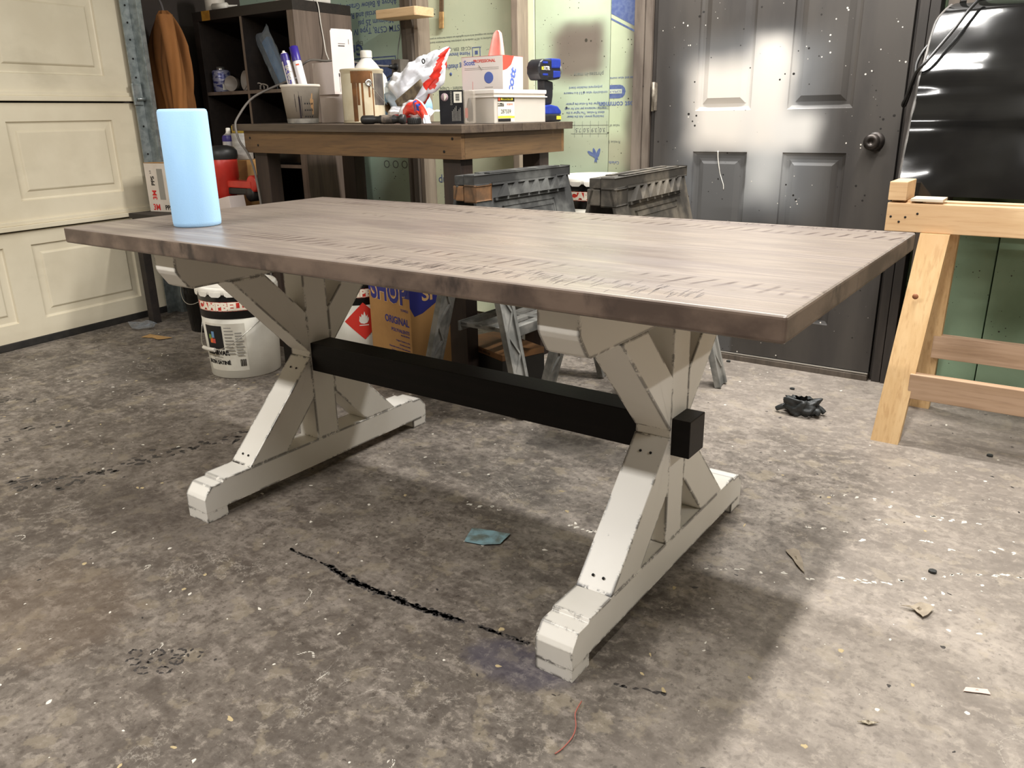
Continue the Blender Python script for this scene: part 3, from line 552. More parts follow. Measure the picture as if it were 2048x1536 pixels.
# ------------------------------------------------------------------ plastic sawhorses
SAW=M('dusty_black_plastic',S(48,48,47),S(92,92,89),.7,scale=9,lo=.40,hi=.64,noise3=(S(146,144,138),5,(1,1,1),.56,.76),bump=.1,bscale=40)
SAWB=M('paint_caked_black_plastic',S(52,48,42),S(98,91,80),.7,scale=9,lo=.40,hi=.64,noise3=(S(146,136,120),6,(1,1,1),.55,.75),bump=.15,bscale=40)
RUST=M('brown_caked_plastic',S(128,92,60),S(92,70,50),.7,scale=20)
SAWL=M('grey_dusted_plastic',S(98,98,94),S(142,140,134),.75,scale=10,lo=.38,hi=.62,noise3=(S(60,60,58),7,(1,1,1),.58,.74),bump=.1,bscale=40)
def sawhorse(label,loc,rz,mat,endmat,L=.64):
    t=thing('plastic_sawhorse',label,'sawhorse',loc,rz,'pair of folding plastic sawhorses')
    H=.83
    # local x along the beam (0..L), y across; two leaf halves A-frame
    for s in (-1,1):
        # top rail half
        m=MB(); m.box(.0,L,s*.002,s*.042,H-.032,H,.003); m.box(.10,L-.06,s*.012,s*.034,H,H+.004,.001); top=m.build('top_rail',mat,t)
        m=MB(); m.box(.0,.085,s*.004,s*.05,H-.085,H-.034,.004); m.build('end_clamp',endmat,t)
        # leaf with recessed truss cells
        Mx=TR(0,s*.030,H-.032)@RX(s*math.radians(14.5))
        m=MB(); m.box(.0,L,-.006,.006,-.30,0,.002,mat=Mx)
        m.box(.10,L-.10,s*.006,s*.014,-.062,-.052,.001,mat=Mx); m.box(.10,L-.10,s*.006,s*.014,-.008,0,.001,mat=Mx)
        m.build('side_leaf',mat,t)
        for k in range(7):
            x=.115+k*.064; m=MB(); m.prism([(x,-.052),(x+.056,-.052),(x+.056,-.006)],1,s*.006,s*.026,mat=Mx); m.build('truss_rib',mat,t)
        m=MB(); m.box(.14,L-.14,s*.006,s*.011,-.235,-.085,.003,mat=Mx); m.box(.155,L-.155,s*.011,s*.013,-.215,-.105,.002,mat=Mx); m.build('brand_plate',mat,t)
        for x0 in (.015,L-.095):
            sp=-1 if x0<.3 else 1
            m=MB()
            Lg=(H-.032)/math.cos(math.radians(14.5))-.004
            ln=lambda xa,za,xb,zb,w,d0,d1:m.prism([(xa,za),(xa+w,za),(xb+w,zb),(xb,zb)],1,d0,d1,mat=Mx)
            d=sp*.035
            f=.26/Lg*d; ln(x0+f,-.28,x0+d,-Lg,.016,-.012,.012); ln(x0+.064+f,-.28,x0+.064+d,-Lg,.016,-.012,.012)
            ln(x0+.016+f,-.28,x0+d+.016,-Lg,.048,-.003,.003)
            for q in range(7):
                z0=-.30-q*.075; zz=z0-.075; f0=(-z0-.02)/(Lg-.02)*d; f1=(-zz-.02)/(Lg-.02)*d
                if -zz>Lg: break
                if q%2: ln(x0+f0+.012,z0,x0+f1+.058,zz,.009,-.010,.010)
                else: ln(x0+f0+.058,z0,x0+f1+.012,zz,.009,-.010,.010)
            m.build('leg',SAWL,t)
        m=MB(); xa=.20
        m.prism([(.09,-.30),(.16,-.30),(.10,-.40),(.075,-.44)],1,-.004,.004,mat=Mx); m.prism([(L-.16,-.30),(L-.09,-.30),(L-.075,-.44),(L-.10,-.40)],1,-.004,.004,mat=Mx); m.build('gusset',SAWL,t)
    # folding shelf between the legs
    m=MB(); zs=.275
    for i in range(4): m.box(.09,L-.09,-.115+.066*i,-.115+.066*i+.032,zs,zs+.014,.002)
    for x in (.09,.30,L-.12): m.box(x,x+.03,-.115,.115,zs-.004,zs+.012,.002)
    m.box(.085,L-.085,-.125,-.115,zs-.022,zs+.016,.002); m.box(.085,L-.085,.115,.125,zs-.022,zs+.016,.002); m.build('folding_shelf',SAWL,t)
    return t
sawhorse('dusty black folding plastic sawhorse with brown end, beside the workbench corner',(.475,1.12,0),math.radians(89),SAW,RUST,.60)
sawhorse('paint-caked folding plastic sawhorse standing nearest the dark door',(.965,1.195,0),math.radians(93.5),SAWB,SAWB)
# ------------------------------------------------------------------ pine sawhorse
ps=thing('pine_sawhorse','pale raw pine sawhorse at the right edge','sawhorse',(0,0,0))
m=MB(); m.box(1.706,2.75,1.70,1.738,.655,.742,.002); m.build('beam',PINEX,ps)
m=MB(); m.box(1.706,2.75,1.80,1.838,.655,.742,.002); m.build('beam',PINEX,ps)
m=MB(); m.box(1.71,1.80,1.7385,1.7995,.662,.748,.002); m.build('spacer_block',PINEX,ps)
def leg(name,xb,xt,w,yb,yt,th,zt,mat,parent,zb=0):
    m=MB(); v=[m.b.verts.new(q) for q in ((xb,yb,zb),(xb+w,yb,zb),(xb+w,yb+th,zb),(xb,yb+th,zb),(xt,yt,zt),(xt+w,yt,zt),(xt+w,yt+th,zt),(xt,yt+th,zt))]
    for f in ((3,2,1,0),(4,5,6,7),(0,1,5,4),(1,2,6,5),(2,3,7,6),(3,0,4,7)): m.b.faces.new([v[i] for i in f])
    return m.build(name,mat,parent)
for x in (0,.80):
    leg('leg',1.771+x,1.812+x,.082,1.568,1.688,.036,.6545,PINE,ps); leg('leg',1.795+x,1.822+x,.082,1.975,1.815,.036,.6545,PINE,ps)
m=MB(); m.box(1.854,2.60,1.600,1.632,.150,.230,.002); m.build('front_brace',PINEP,ps)
m=MB(); m.box(1.866,2.64,1.905,1.937,.208,.288,.002); m.build('rear_brace',PINEP,ps)
for (x,y,z) in ((1.762,1.6995,.70),(1.745,1.6995,.685),(1.795,1.6995,.712),(1.72,1.6995,.70)):
    m=MB(); m.lathe([(0,0),(.0035,0),(.0035,.001),(0,.001)],8,TR(x,y,z)@RX(math.pi/2)); m.build('nail_hole',MATS['hole_black'],ps)
m=MB(); m.lathe([(0,0),(.009,0),(.009,.0008),(0,.0008)],14,TR(1.833,1.6285,.47)@RX(math.radians(97.5))); m.build('knot',M('knot_brown',S(150,96,62),None,.6),ps)
bl=MB(); bl.box(1.705,1.757,1.701,1.84,.7495,.806,.002); tag(bl.build('wood_offcut',PINEX),'short pine block lying across the end of the pine sawhorse','wood block')
bl=MB(); bl.box(1.77,1.86,1.701,1.79,.7485,.757,.001); tag(bl.build('wood_shim',M('pale_shim',S(214,200,178),S(196,180,156),.7,scale=10)),'thin pale wood shim lying on the pine sawhorse beam','wood shim')
# ------------------------------------------------------------------ glossy black panel
gp=thing('glossy_shell','large glossy black curved panel leaning on the wall behind pine sawhorse','panel',(0,0,0))
def pan(u,v):
    # u along x, v up the leaning face; crosswise ridges and a rounded top left corner
    z=.752+v*.60; x=1.700+.006*v+u*1.0
    if v>.86: x+= .045*((v-.86)/.14)**2*(1-min(1,u*5))
    y=1.865+.285*v-.045*math.sin(v*math.pi)-.020*math.exp(-((v-.60)/.09)**2)-.010*math.exp(-((v-.40)/.05)**2)-.02*math.sin(min(1,u*1.1)*math.pi)
    y+=.006*noise.noise(Vector((x*4,z*5,1.3)))+.002*noise.noise(Vector((x*14,z*16,4.3)))
    if v>.95: y+=.03*((v-.95)/.05)**2
    return Vector((x,y,z))
BP=M('black_gloss_plastic',S(16,16,16),S(22,22,21),.10,scale=7,bump=.05,bscale=9,spec=.6,coat=.3)
m=MB(); m.grid(lambda u,v:pan(u,v),40,48); m.build('shell',BP,gp,smooth=True)
m=MB(); m.grid(lambda u,v:pan(u,v).lerp(Vector((pan(u,v).x,2.17,pan(u,v).z)),.98),8,12); m.grid(lambda u,v:pan(u,0).lerp(Vector((pan(u,0).x,2.17,.752)),v),12,2); m.grid(lambda u,v:pan(0,u).lerp(Vector((pan(0,u).x,2.17,pan(0,u).z)),v),16,2); m.build('back_body',BP,gp,smooth=True)
m=MB(); m.tube([tuple(pan(0,v/12)+Vector((-.002,.006,0))) for v in range(13)]+[tuple(pan(u/10,1)+Vector((0,.004,.002))) for u in range(1,11)],.006,8); m.build('rim',M('dusty_black_rim',S(60,57,54),S(96,92,88),.5,scale=14),gp)
cb=MB(); cb.tube([(1.83,2.13,1.362),(1.80,2.085,1.315),(1.775,2.05,1.265),(1.745,2.02,1.215),(1.715,1.985,1.165),(1.69,1.985,1.135),(1.672,2.02,1.10),(1.655,2.06,1.06),(1.640,2.09,1.035),(1.645,2.10,1.03),(1.665,2.05,1.075),(1.672,2.06,1.12),(1.668,2.08,1.16),(1.68,2.10,1.20),(1.70,2.125,1.235)],.0055,8)
tag(cb.build('black_cable',M('cable_black',S(26,25,24),None,.35)),'black cable looped over the edge of the glossy black panel','cable')
FOAM_O=foam('green_foam_offcut',S(150,176,148),S(128,154,126))
# foam offcuts behind the pine sawhorse
for i,(x0,x1,z1,mt,lb) in enumerate(((1.86,1.985,.70,FOAM_O,'narrow green foam strip with faint writing leaning behind pine sawhorse'),(1.99,2.20,.66,FOAM_O,'wider green foam offcut leaning behind pine sawhorse'))):
    m=MB(); m.box(x0,x1,-.012,.012,0,z1,.002); o=m.build('foam_offcut',mt); o.location=(0,2.19-.015*i,.003); o.rotation_euler=(math.radians(-3.5),0,0); tag(o,lb,'foam board')
# ------------------------------------------------------------------ things on the workbench
BZ=lambda x:bz(x)+.0004
PLA=M('milky_plastic',S(220,211,198),S(204,195,182),.35,scale=8,noise3=(S(140,124,108),9,(1,1,.5),.66,.78)); DRIP=M('dark_paint_drips',S(34,26,30),None,.4); WHT=M('white_card',S(226,212,206),S(218,204,198),.7,scale=4); PURP=M('purple_print',S(48,34,120),None,.4); RNG=M('orange_print',S(224,90,50),None,.5); BLK=M('tool_black',S(28,27,27),S(38,37,36),.45,scale=20)
def drips(par,rfun,z0,z1,n,mat,a0,a1,wmin,wmax,seed):
    rd=random.Random(seed)
    for i in range(n):
        a=rd.uniform(a0,a1); w=rd.uniform(wmin,wmax); zt=z1-rd.uniform(0,.3)*(z1-z0); zb=z0+rd.uniform(0,.75)*(zt-z0)
        m=MB(); m.lathe([(rfun(zb)+.0007,zb),(rfun(zt)+.0007,zt)],2,cap=False,a0=a-w,a1=a+w); m.build('paint_drip',mat,par)
x,y=-.595,1.37; A=toC(x,y)
t=thing('mixing_tub','paint-splashed white plastic mixing tub on the bench','tub',(x,y,BZ(x-.07)))
rf=lambda z:.064+.016*z/.155
m=MB(); m.lathe([(0,.003),(.060,.003),(.064,0),(.080,.145),(.083,.146),(.084,.152),(.082,.156),(.078,.156),(.077,.150),(.062,.008),(0,.008)],40); m.build('wall',PLA,t)
m=MB(); m.lathe([(rf(.001)+.0006,.001),(rf(.022)+.0006,.020)],40,cap=False); m.build('grey_bottom_stain',M('grey_stain',S(120,116,110),S(150,144,134),.5,scale=30),t)
drips(t,rf,.02,.13,5,DRIP,A-.5,A+.1,.006,.02,3); drips(t,rf,.01,.12,1,DRIP,A-.12,A-.08,.05,.07,4); drips(t,rf,.03,.12,3,M('tan_drip',S(150,116,80),None,.5),A+.3,A+.7,.03,.06,5)
for k in range(4):
    for j in range(3): m=MB(); m.lathe([(rf(.03+.03*j)+.0008,.024+.026*j),(rf(.04+.03*j)+.0008,.030+.026*j)],3,cap=False,a0=A+.15+.14*k,a1=A+.22+.14*k); m.build('measure_mark',INK,t)
for nm,lb,px,py,tilt,cap,h in (('glue_spray_can','purple and white glue activator can labelled mitreapel in the tub',-.652,1.392,-.25,'n',.20),('glue_bottle','white glue bottle with purple cap leaning in the tub',-.612,1.418,-.25,'c',.175)):
    t=thing(nm,lb,'glue can',(px,py,BZ(px)+.088),rot=(0,tilt,0))
    m=MB(); m.lathe([(0,0),(.017,0),(.0185,.004),(.0185,h-.01),(.016,h),(.012,h+.006),(.006,h+.008),(0,h+.008)],20); m.build('can_body',M('can_white',S(226,222,224),None,.35),t)
    A=toC(px,py)
    if cap=='n':
        m=MB(); m.lathe([(.0190,h-.03),(.0190,h-.008),(.0165,h+.001)],20,cap=False); m.build('purple_shoulder',PURP,t); band(t,'purple_label',.019,.019,.045,h-.03,A-.75,A+.1,PURP,seg=8)
        o=text('mitreapel',.036,PLAB,t,(0,0,0),bold=.001); o.data.transform(TR(0,0,0))
        # vertical writing wrapped round the can
        for v in o.data.vertices: u,w=v.co.x,v.co.y; th=A-.3-w/.0195*.9; v.co=Vector((.0200*math.cos(th),.0200*math.sin(th),.095+u*.92))
        o.rotation_euler=(0,0,0)
        m=MB(); m.lathe([(0,h+.008),(.006,h+.008),(.006,h+.014),(0,h+.015)],12); m.build('nozzle',PLID,t)
    else:
        m=MB(); m.lathe([(.0187,h-.004),(.0187,h+.055),(.012,h+.058),(0,h+.058)],20,cap=False); m.build('purple_cap',M('purple_plastic',S(52,36,130),None,.35),t)
        for z in (.04,.062,.15): band(t,'orange_line',.0188,.0188,z,z+.006,A-.5,A+.3,RNG,seg=8)
# white cartons
t=thing('white_carton','small white carton at the bottom of the pair by the paint can','carton',(-.61,1.61,BZ(-.66)),math.radians(-6))
m=MB(); m.box(-.085,.085,-.05,.05,0,.118,.001); m.build('box',WHT,t)
t=thing('white_carton','open white carton with raised lid flap, stacked on another carton','carton',(-.62,1.60,BZ(-.66)+.119),math.radians(-12))
m=MB(); m.box(-.10,.075,-.055,.055,0,.003); m.box(-.10,.075,-.055,-.053,.003,.132); m.box(-.10,-.098,-.053,.055,.003,.132); m.box(.073,.075,-.053,.055,.003,.132); m.box(-.098,.073,.053,.055,.003,.132); m.box(-.10,0,-.055,.055,.132,.134); m.build('box',WHT,t)
m=MB(); m.prism([(.0,.132),(.11,.132),(.11,.255),(.104,.262),(.006,.262),(.0,.255)],0,-.001,.001,mat=TR(.074,-.055,0)); fl_=m.build('lid_flap',WHT,t)
m=MB(); m.box(.067,.0745,-.048,.048,.2625,.2645); m.build('tuck_flap',M('white_card_bright',S(240,236,232),None,.7),t)
for (y0,y1,z0,z1) in ((-.02,.015,.205,.207),(-.02,.012,.195,.199),(.032,.034,.205,.225),(-.026,-.0245,.01,.085),(-.028,-.0225,.072,.086)): m=MB(); m.box(.0752,.0757,y0,y1,z0,z1); m.build('printed_mark',INK,t)
# paint can
x,y=-.325,1.47; A=toC(x,y); t=thing('paint_can','dented gallon paint can streaked with brown stain drips','paint can',(x,y,BZ(x-.09)))
m=MB(); m.lathe([(0,.004),(.084,.004),(.088,0),(.089,.004),(.0865,.008),(.0865,.198),(.089,.203),(.0895,.208),(.087,.211),(.076,.210),(.074,.203),(0,.203)],44); m.build('can_body',M('can_tin',S(196,184,156),S(176,164,138),.4,metal=.25,scale=7),t)
band(t,'paper_label',.0866,.0866,.012,.192,A-1.3,A+.75,M('aged_label',S(206,196,170),S(190,176,146),.6,scale=10)); band(t,'dark_label',.0866,.0866,.07,.192,A+.55,A+1.3,M('charcoal_label',S(70,64,60),S(96,90,84),.5,scale=10))
BRN=M('brown_stain',S(122,78,34),S(92,58,26),.4,scale=14)
band(t,'stain_sheet',.0872,.0872,.155,.205,A-.55,A+.42,BRN,seg=14)
for a,w,zb in ((-.40,.11,.005),(-.22,.06,.07),(-.02,.05,.006),(.30,.045,.10),(.47,.03,.004)):
    m=MB(); m.lathe([(.0873,zb),(.0873,.16),(.0873,.205)],4,cap=False,a0=A+a-w,a1=A+a+w); m.build('stain_drip',BRN,t)
m=MB(); m.lathe([(0,0),(.013,0),(.015,.002),(.013,.005),(.008,.005),(.006,.003),(0,.003)],20,RZ(A)@TR(.0872,0,.155)@RZ(.0)@RY(math.pi/2)); er=m.build('handle_ear',STEEL,t); er.rotation_euler=(0,0,.28)
m=MB(); m.tube([(.096*math.cos(A+.28+d),.096*math.sin(A+.28+d),z) for d,z in ((0,.155),(.12,.14),(.35,.115),(.6,.095),(.9,.08),(1.3,.072))],.0018,6); m.build('wire_handle',STEEL,t)
# white jug behind
t=thing('white_jug','white plastic jug behind the paint can','bottle',(-.62,1.80,BZ(-.62)))
m=MB(); m.lathe([(0,0),(.085,0),(.092,.01),(.092,.17),(.085,.20),(.045,.255),(.026,.275),(.024,.282)],32); m.build('body',M('jug_white',S(232,228,220),None,.4),t)
m=MB(); m.lathe([(.027,.281),(.027,.308),(.024,.312),(0,.312)],24,cap=False); m.build('cap',PLID,t)
# blue roll in a carrier bag
x,y=-.275,1.60
t=thing('shop_towel_roll','blue shop towel roll lying inside the carrier bag','paper towel',(x-.02,y-.02,BZ(x)+.062),rot=(0,0,math.radians(-8)))
m=MB(); m.lathe([(.021,0),(.058,0),(.061,.004),(.061,.20),(.058,.204),(.021,.204)],32,RX(-math.pi/2),cap=False); m.build('roll',MATS['blue_paper'],t); m=MB(); m.lathe([(.021,.001),(.021,.203)],20,RX(-math.pi/2),cap=False); m.build('core',MATS['cardboard_core'],t)
BAGW=M('bag_white_film',S(232,232,236),S(216,218,224),.28,scale=8,bump=.35,bscale=26); BAGR=M('bag_red_film',S(232,64,48),S(222,54,42),.3,scale=8,bump=.3,bscale=26); BAGB=M('bag_blue_print',S(44,74,160),None,.35)
bag=thing('carrier_bag','crumpled red and white plastic carrier bag holding a blue roll','plastic bag',(0,0,0))
def bagf(u,v):
    # tapering crumpled sleeve: from round the roll up to the pointed corner
    P=[Vector((-.290,1.635,1.085)),Vector((-.245,1.625,1.115)),Vector((-.17,1.625,1.155)),Vector((-.08,1.64,1.205)),Vector((-.005,1.66,1.285))]
    k=min(int(u*4),3); t=u*4-k; c=P[k].lerp(P[k+1],t); rad=(.076,.080,.076,.056,.006); r=rad[k]*(1-t)+rad[k+1]*t
    d=Vector((.86,.10,.50)).normalized(); a=d.cross(Vector((0,1,0))).normalized(); b=d.cross(a); th=2*math.pi*v
    q=c+r*(a*math.cos(th)+b*math.sin(th)*.85); n=noise.noise(Vector((u*6+3,math.cos(th)*2.2,math.sin(th)*2.2)))*.022+noise.noise(Vector((u*15,math.cos(th)*5,math.sin(th)*5)))*.010
    q+=(q-c).normalized()*n*min(1,r/.03); q.z=max(q.z,bz(q.x)+.003); return q
def bagmi(u,v):
    if u<.22: return 2
    w=(v+.10*math.sin(u*7))%1
    if .26<u<.90 and .50<w<.70: return 1
    if u>.62 and (.24<w<.38): return 1
    return 0
m=MB(); m.grid(bagf,48,48,mi=bagmi); o=m.build('bag_wall',[BAGW,BAGR,M('bag_pale_blue_film',S(186,206,224),S(206,216,226),.28,scale=9,bump=.3,bscale=26,alpha=.75)],bag,smooth=True)
def flapf(u,v):
    p0=Vector((-.16,1.53,1.075)); p1=Vector((-.01,1.50,1.13)); p2=Vector((.075,1.43,.99))
    c=(1-u)**2*p0+2*u*(1-u)*p1+u*u*p2; q=c+Vector((-.01,-.02,-.075*(1-u*.72)))*v
    n=noise.noise(Vector((u*6,v*4,8)))*.014; q+=Vector((0,-n-.012*math.sin(v*3.1),n)); q.z=max(q.z,bz(q.x)+.002); return q
m=MB(); m.grid(flapf,28,12,mi=lambda u,v:2 if .40<u<.55 and .15<v<.75 and (abs(u-.475)>.02) else (1 if .05<u<.80 and v>.08 else 0)); o=m.build('bag_flap',[BAGW,BAGR,BAGB],bag,smooth=True); sm=o.modifiers.new('s','SOLIDIFY'); sm.thickness=.0012
def lowf(u,v):
    a=-.2+v*2.9; q=Vector((-.235+u*.235,1.57-.055*math.cos(a)-.01,bz(-.2)+.004+.062*math.sin(min(a,1.57))*(1-.35*u)+.0)); n=noise.noise(Vector((u*7,v*7,4)))*.01; q+=Vector((0,-n,n)); q.z=max(q.z,bz(q.x)+.002); return q
m=MB(); m.grid(lowf,20,12,mi=lambda u,v:1 if v<.22 and u<.55 else (2 if v<.3 else 0)); o=m.build('bag_bottom',[BAGW,M('bag_dark_red',S(150,36,40),None,.35),M('bag_grey_film',S(120,112,108),S(150,142,138),.3,scale=9)],bag,smooth=True); o.modifiers.new('s','SOLIDIFY').thickness=.0012
def gap(u,v):
    p=Vector((-.205,1.535,1.078)).lerp(Vector((-.085,1.565,1.16)),u); return p+Vector((.012,-.004,-.03*math.sin(u*math.pi)-.012)).lerp(Vector((-.004,0,.008)),v)
m=MB(); m.grid(gap,10,4); o=m.build('torn_inside',M('bag_inside_brown',S(74,62,48),S(110,96,74),.5,scale=40),bag,smooth=True); o.modifiers.new('s','SOLIDIFY').thickness=.002
o=text('0',.034,INK,bag,(-.085,1.585,1.235),(math.radians(62),math.radians(-32),math.radians(18)),bold=.001)
# black air tool and small ring
t=thing('air_tool','black pneumatic hand tool lying at the bench front edge','tool',(-.155,1.285,BZ(-.1)+.017),math.radians(16))
m=MB(); m.lathe([(0,0),(.012,0),(.016,.005),(.0165,.012),(.0165,.05),(.013,.056),(.013,.075),(.016,.08),(.016,.145),(.013,.15),(.013,.165),(.018,.168),(.018,.185),(.010,.188),(0,.188)],20,RY(math.pi/2)); m.build('tool_body',BLK,t)
m=MB(); m.lathe([(.0168,.092),(.0168,.138)],20,RY(math.pi/2),cap=False); m.build('grip_sleeve',M('worn_grip',S(120,108,96),S(60,54,50),.6,scale=50),t)
t=thing('black_ring_cap','small black ribbed cap next to the air tool','cap',(.072,1.335,BZ(.07)))
m=MB(); m.lathe([(0,.018),(.020,.018),(.022,.024),(.025,.024),(.026,.022),(.026,.002),(.024,0),(0,0)],28); m.build('cap_body',BLK,t)
for k in range(20): a=2*math.pi*k/20; m=MB(); m.box(.0255,.0270,-.0015,.0015,.003,.021,mat=RZ(a)); m.build('rib',BLK,t)
# towel dispenser box
t=thing('towel_box','white and red pop-up towel box with a pink towel sticking out','box',(-.012,1.74,BZ(0)),math.radians(3))
m=MB(); m.box(0,.205,0,.155,0,.255,.002); m.build('box',M('box_white',S(232,224,218),None,.6),t); REDP=M('box_red_print',S(214,74,58),None,.6); BLUP=M('box_blue_print',S(88,110,184),None,.6)
m=MB(); m.box(.0,.205,0,.155,.2552,.256); m.build('top_print',REDP,t); m=MB(); m.prism([(.0,.255),(.085,.255),(.062,.222),(.03,.205),(.0,.198)],0,.2052,.2056); m.build('corner_print',REDP,t)
text('Scott',.026,BLUP,t,(.04,-.0006,.232),UP,bold=.0006); text('PROFESSIONAL',.016,REDP,t,(.115,-.0006,.237),UP,bold=.0004); 
for z in (.211,.205): m=MB(); m.box(.015,.185,-.0006,0,z,z+.0015); m.build('printed_line',GINK,t)
for z in (.173,.078):
    m=MB(); m.lathe([(.020,0),(.0225,0),(.0225,.0006),(.020,.0006)],28,TR(.135,0,z)@RX(math.pi/2)); m.build('printed_circle',BLUP,t); m=MB(); m.prism([(.128,z-.014),(.136,z-.012),(.144,z+.012),(.138,z+.014)],1,-.0007,0); m.build('printed_hand',BLUP,t)
    m=MB(); m.box(.115,.155,-.0006,0,z-.038,z-.036); m.build('printed_line',GINK,t)
text('Scott',.06,BLUP,t,(.2057,.06,.150),(math.pi/2,math.radians(-70),math.pi/2),bold=.002); text('SHOP',.024,REDP,t,(.2057,.075,.095),(math.pi/2,0,math.pi/2),bold=.001); text('TOWELS',.024,REDP,t,(.2057,.075,.07),(math.pi/2,0,math.pi/2),bold=.001)
m=MB(); m.box(.0536,.0546,-.0007,0,.09,.16); m.build('printed_mark',REDP,t); m=MB(); m.tube([(.09,-.001,.222),(.098,-.001,.212),(.104,-.001,.204)],.003,6); m.build('smear',GINK,t)
def tw(u,v):
    a=u*math.pi*2; w=.034*(1-v)**.35*(1-.25*v)+.004; q=Vector((.125+.01*v+w*math.cos(a),.075+.35*w*math.sin(a)+.006*math.sin(a*3),.256+.10*v)); return q
m=MB(); m.grid(tw,24,10); m.build('pink_towel',M('pink_towel_paper',S(246,186,174),S(240,170,158),.8,scale=20,bump=.1),t,smooth=True)
# black boxed part with clear blister
t=thing('black_retail_box','small black retail box with barcode and clear blister side','box',(.205,1.33,BZ(.16)),math.radians(30))
m=MB(); m.box(0,.088,0,.05,0,.118,.001); m.build('box',M('box_black',S(20,20,24),S(28,28,32),.35,scale=20),t)
m=MB(); m.box(.0885,.128,.002,.05,0,.116,.004); m.build('blister',M('clear_blister',S(190,180,166),None,.15,alpha=.45,spec=.6),t)
m=MB(); m.lathe([(0,0),(.012,.005),(.012,.05),(.006,.08),(0,.085)],16,TR(.108,.026,.006)); m.build('part_inside',BLK,t); m=MB(); m.box(.094,.104,.004,.006,.02,.055); m.build('red_tag',PRD,t)
m=MB(); m.box(.054,.084,-.0006,0,.074,.112); m.build('barcode_label',PLAB,t)
for i in range(10): m=MB(); m.box(.061,.075,-.0009,-.0005,.080+.0026*i,.0813+.0026*i+(.0006 if i%3 else 0)); m.build('barcode_bar',INK,t)
m=MB(); m.lathe([(0,0),(.014,0),(.014,.0007),(0,.0007)],20,TR(.020,0,.094)@RX(math.pi/2)); m.build('printed_circle',M('print_mauve',S(150,128,134),None,.6),t); m=MB(); m.prism([(.018,.108),(.029,.096),(.019,.082)],1,-.0011,-.0006); m.build('printed_blade',PLAB,t)
for i in range(7): m=MB(); m.box(.046+.005*i,.0475+.005*i,-.0006,0,.01,.045+.006*(i%4)); m.build('small_print',GINK,t)
o=text('DIAMOND',.010,GINK,t,(.045,-.0006,.09),(math.pi/2,math.radians(-90),0))
# clear tub of screws
t=thing('screw_tub','clear plastic tub of screws with yellow label at bench end','tub',(.352,1.47,BZ(.22)),math.radians(86))
L_=.315; CP=M('clear_tub_plastic',S(234,226,214),None,.25,alpha=.55,spec=.5); YEL=M('label_yellow',S(222,206,60),None,.5)
m=MB(); m.box(0,L_,0,.003,.003,.105,.001); m.box(0,L_,.117,.12,.003,.105,.001); m.box(0,.003,.003,.117,.003,.105); m.box(L_-.003,L_,.003,.117,.003,.105); m.box(0,L_,0,.12,0,.003); m.build('tub_wall',CP,t)
m=MB(); m.box(-.004,L_+.004,-.004,.124,.1052,.120,.003); m.box(-.006,L_+.006,-.006,.126,.092,.0965,.001); m.build('lid',M('milky_lid',S(236,228,220),None,.35),t)
m=MB(); m.box(.02,.118,-.0008,-.0002,.004,.094); m.build('label',PCR,t); m=MB(); m.box(.02,.118,-.0013,-.0008,.077,.094); m.build('label_head',INK,t); m=MB(); m.box(.038,.108,-.0017,-.0013,.082,.090); m.build('label_title',YEL,t); m=MB(); m.box(.022,.034,-.0017,-.0013,.080,.092); m.build('label_logo',RNG,t)
text('#8 x 2"',.012,PLAB,t,(.036,-.0019,.066),UP); m=MB(); m.box(.02,.055,-.0013,-.0008,.060,.072); m.build('label_block',INK,t); text('CONSTRUCTION',.007,INK,t,(.073,-.002,.086),UP,bold=.0003); text('SCREWS',.009,PRD,t,(.09,-.0012,.067),UP)
m=MB(); m.box(.03,.102,-.0014,-.0008,.026,.056); m.build('handwritten_slip',PLAB,t); text('287559',.020,INK,t,(.066,-.0017,.041),UP); m=MB(); m.box(.02,.118,-.0013,-.0008,.018,.025); m.build('label_stripe',YEL,t); m=MB(); m.box(.02,.095,-.0013,-.0008,.005,.016); m.build('label_foot',INK,t)
m=MB(); m.prism([(.12,.02),(.135,.02),(.235,.085),(.225,.09)],1,.006,.010); m.build('inner_strap',PLA,t)
rd=random.Random(11); m=MB()
for i in range(60):
    m.lathe([(0,0),(.0035,.0005),(.0018,.004),(.0016,.03),(0,.034)],6,TR(.05+rd.random()*.18,.03+rd.random()*.05,.008+rd.random()*.014)@RZ(rd.random()*6.28)@RY(1.4+rd.random()*.3))
tag(m.build('screw_heap',STEEL,t),kind='stuff')
# cordless impact driver
t=thing('impact_driver','blue and black cordless impact driver standing on the bench','drill',(.318,1.868,BZ(.26)),math.radians(84))
DB=M('driver_blue',S(40,62,156),S(34,52,140),.4,scale=30); DK=M('driver_black',S(26,26,30),S(36,36,40),.45,scale=30)
m=MB(); m.box(-.052,.062,-.037,.037,0,.028,.006); m.build('battery_base',DK,t)
m=MB(); m.prism([(-.05,.0285),(.064,.0285),(.064,.042),(.040,.060),(.0,.066),(-.05,.062)],1,-.036,.036,.005); m.build('battery',DB,t)
m=MB(); m.box(.03,.06,-.0378,-.0372,.008,.022); m.build('battery_badge',YEL,t)
m=MB(); m.prism([(-.035,.066),(.022,.066),(.030,.10),(.032,.155),(-.028,.165),(-.026,.11)],1,-.020,.020,.008); m.build('grip',DK,t)
m=MB(); m.prism([(.033,.118),(.046,.125),(.044,.150),(.033,.155)],1,-.008,.008,.003); m.build('trigger',M('driver_grey',S(70,70,74),None,.5),t)
m=MB(); m.prism([(-.078,.185),(-.060,.160),(.02,.160),(.06,.165),(.066,.175),(.066,.225),(.05,.238),(-.05,.240),(-.070,.228),(-.078,.21)],1,-.034,.034,.010,seg=3); m.build('motor_housing',DK,t)
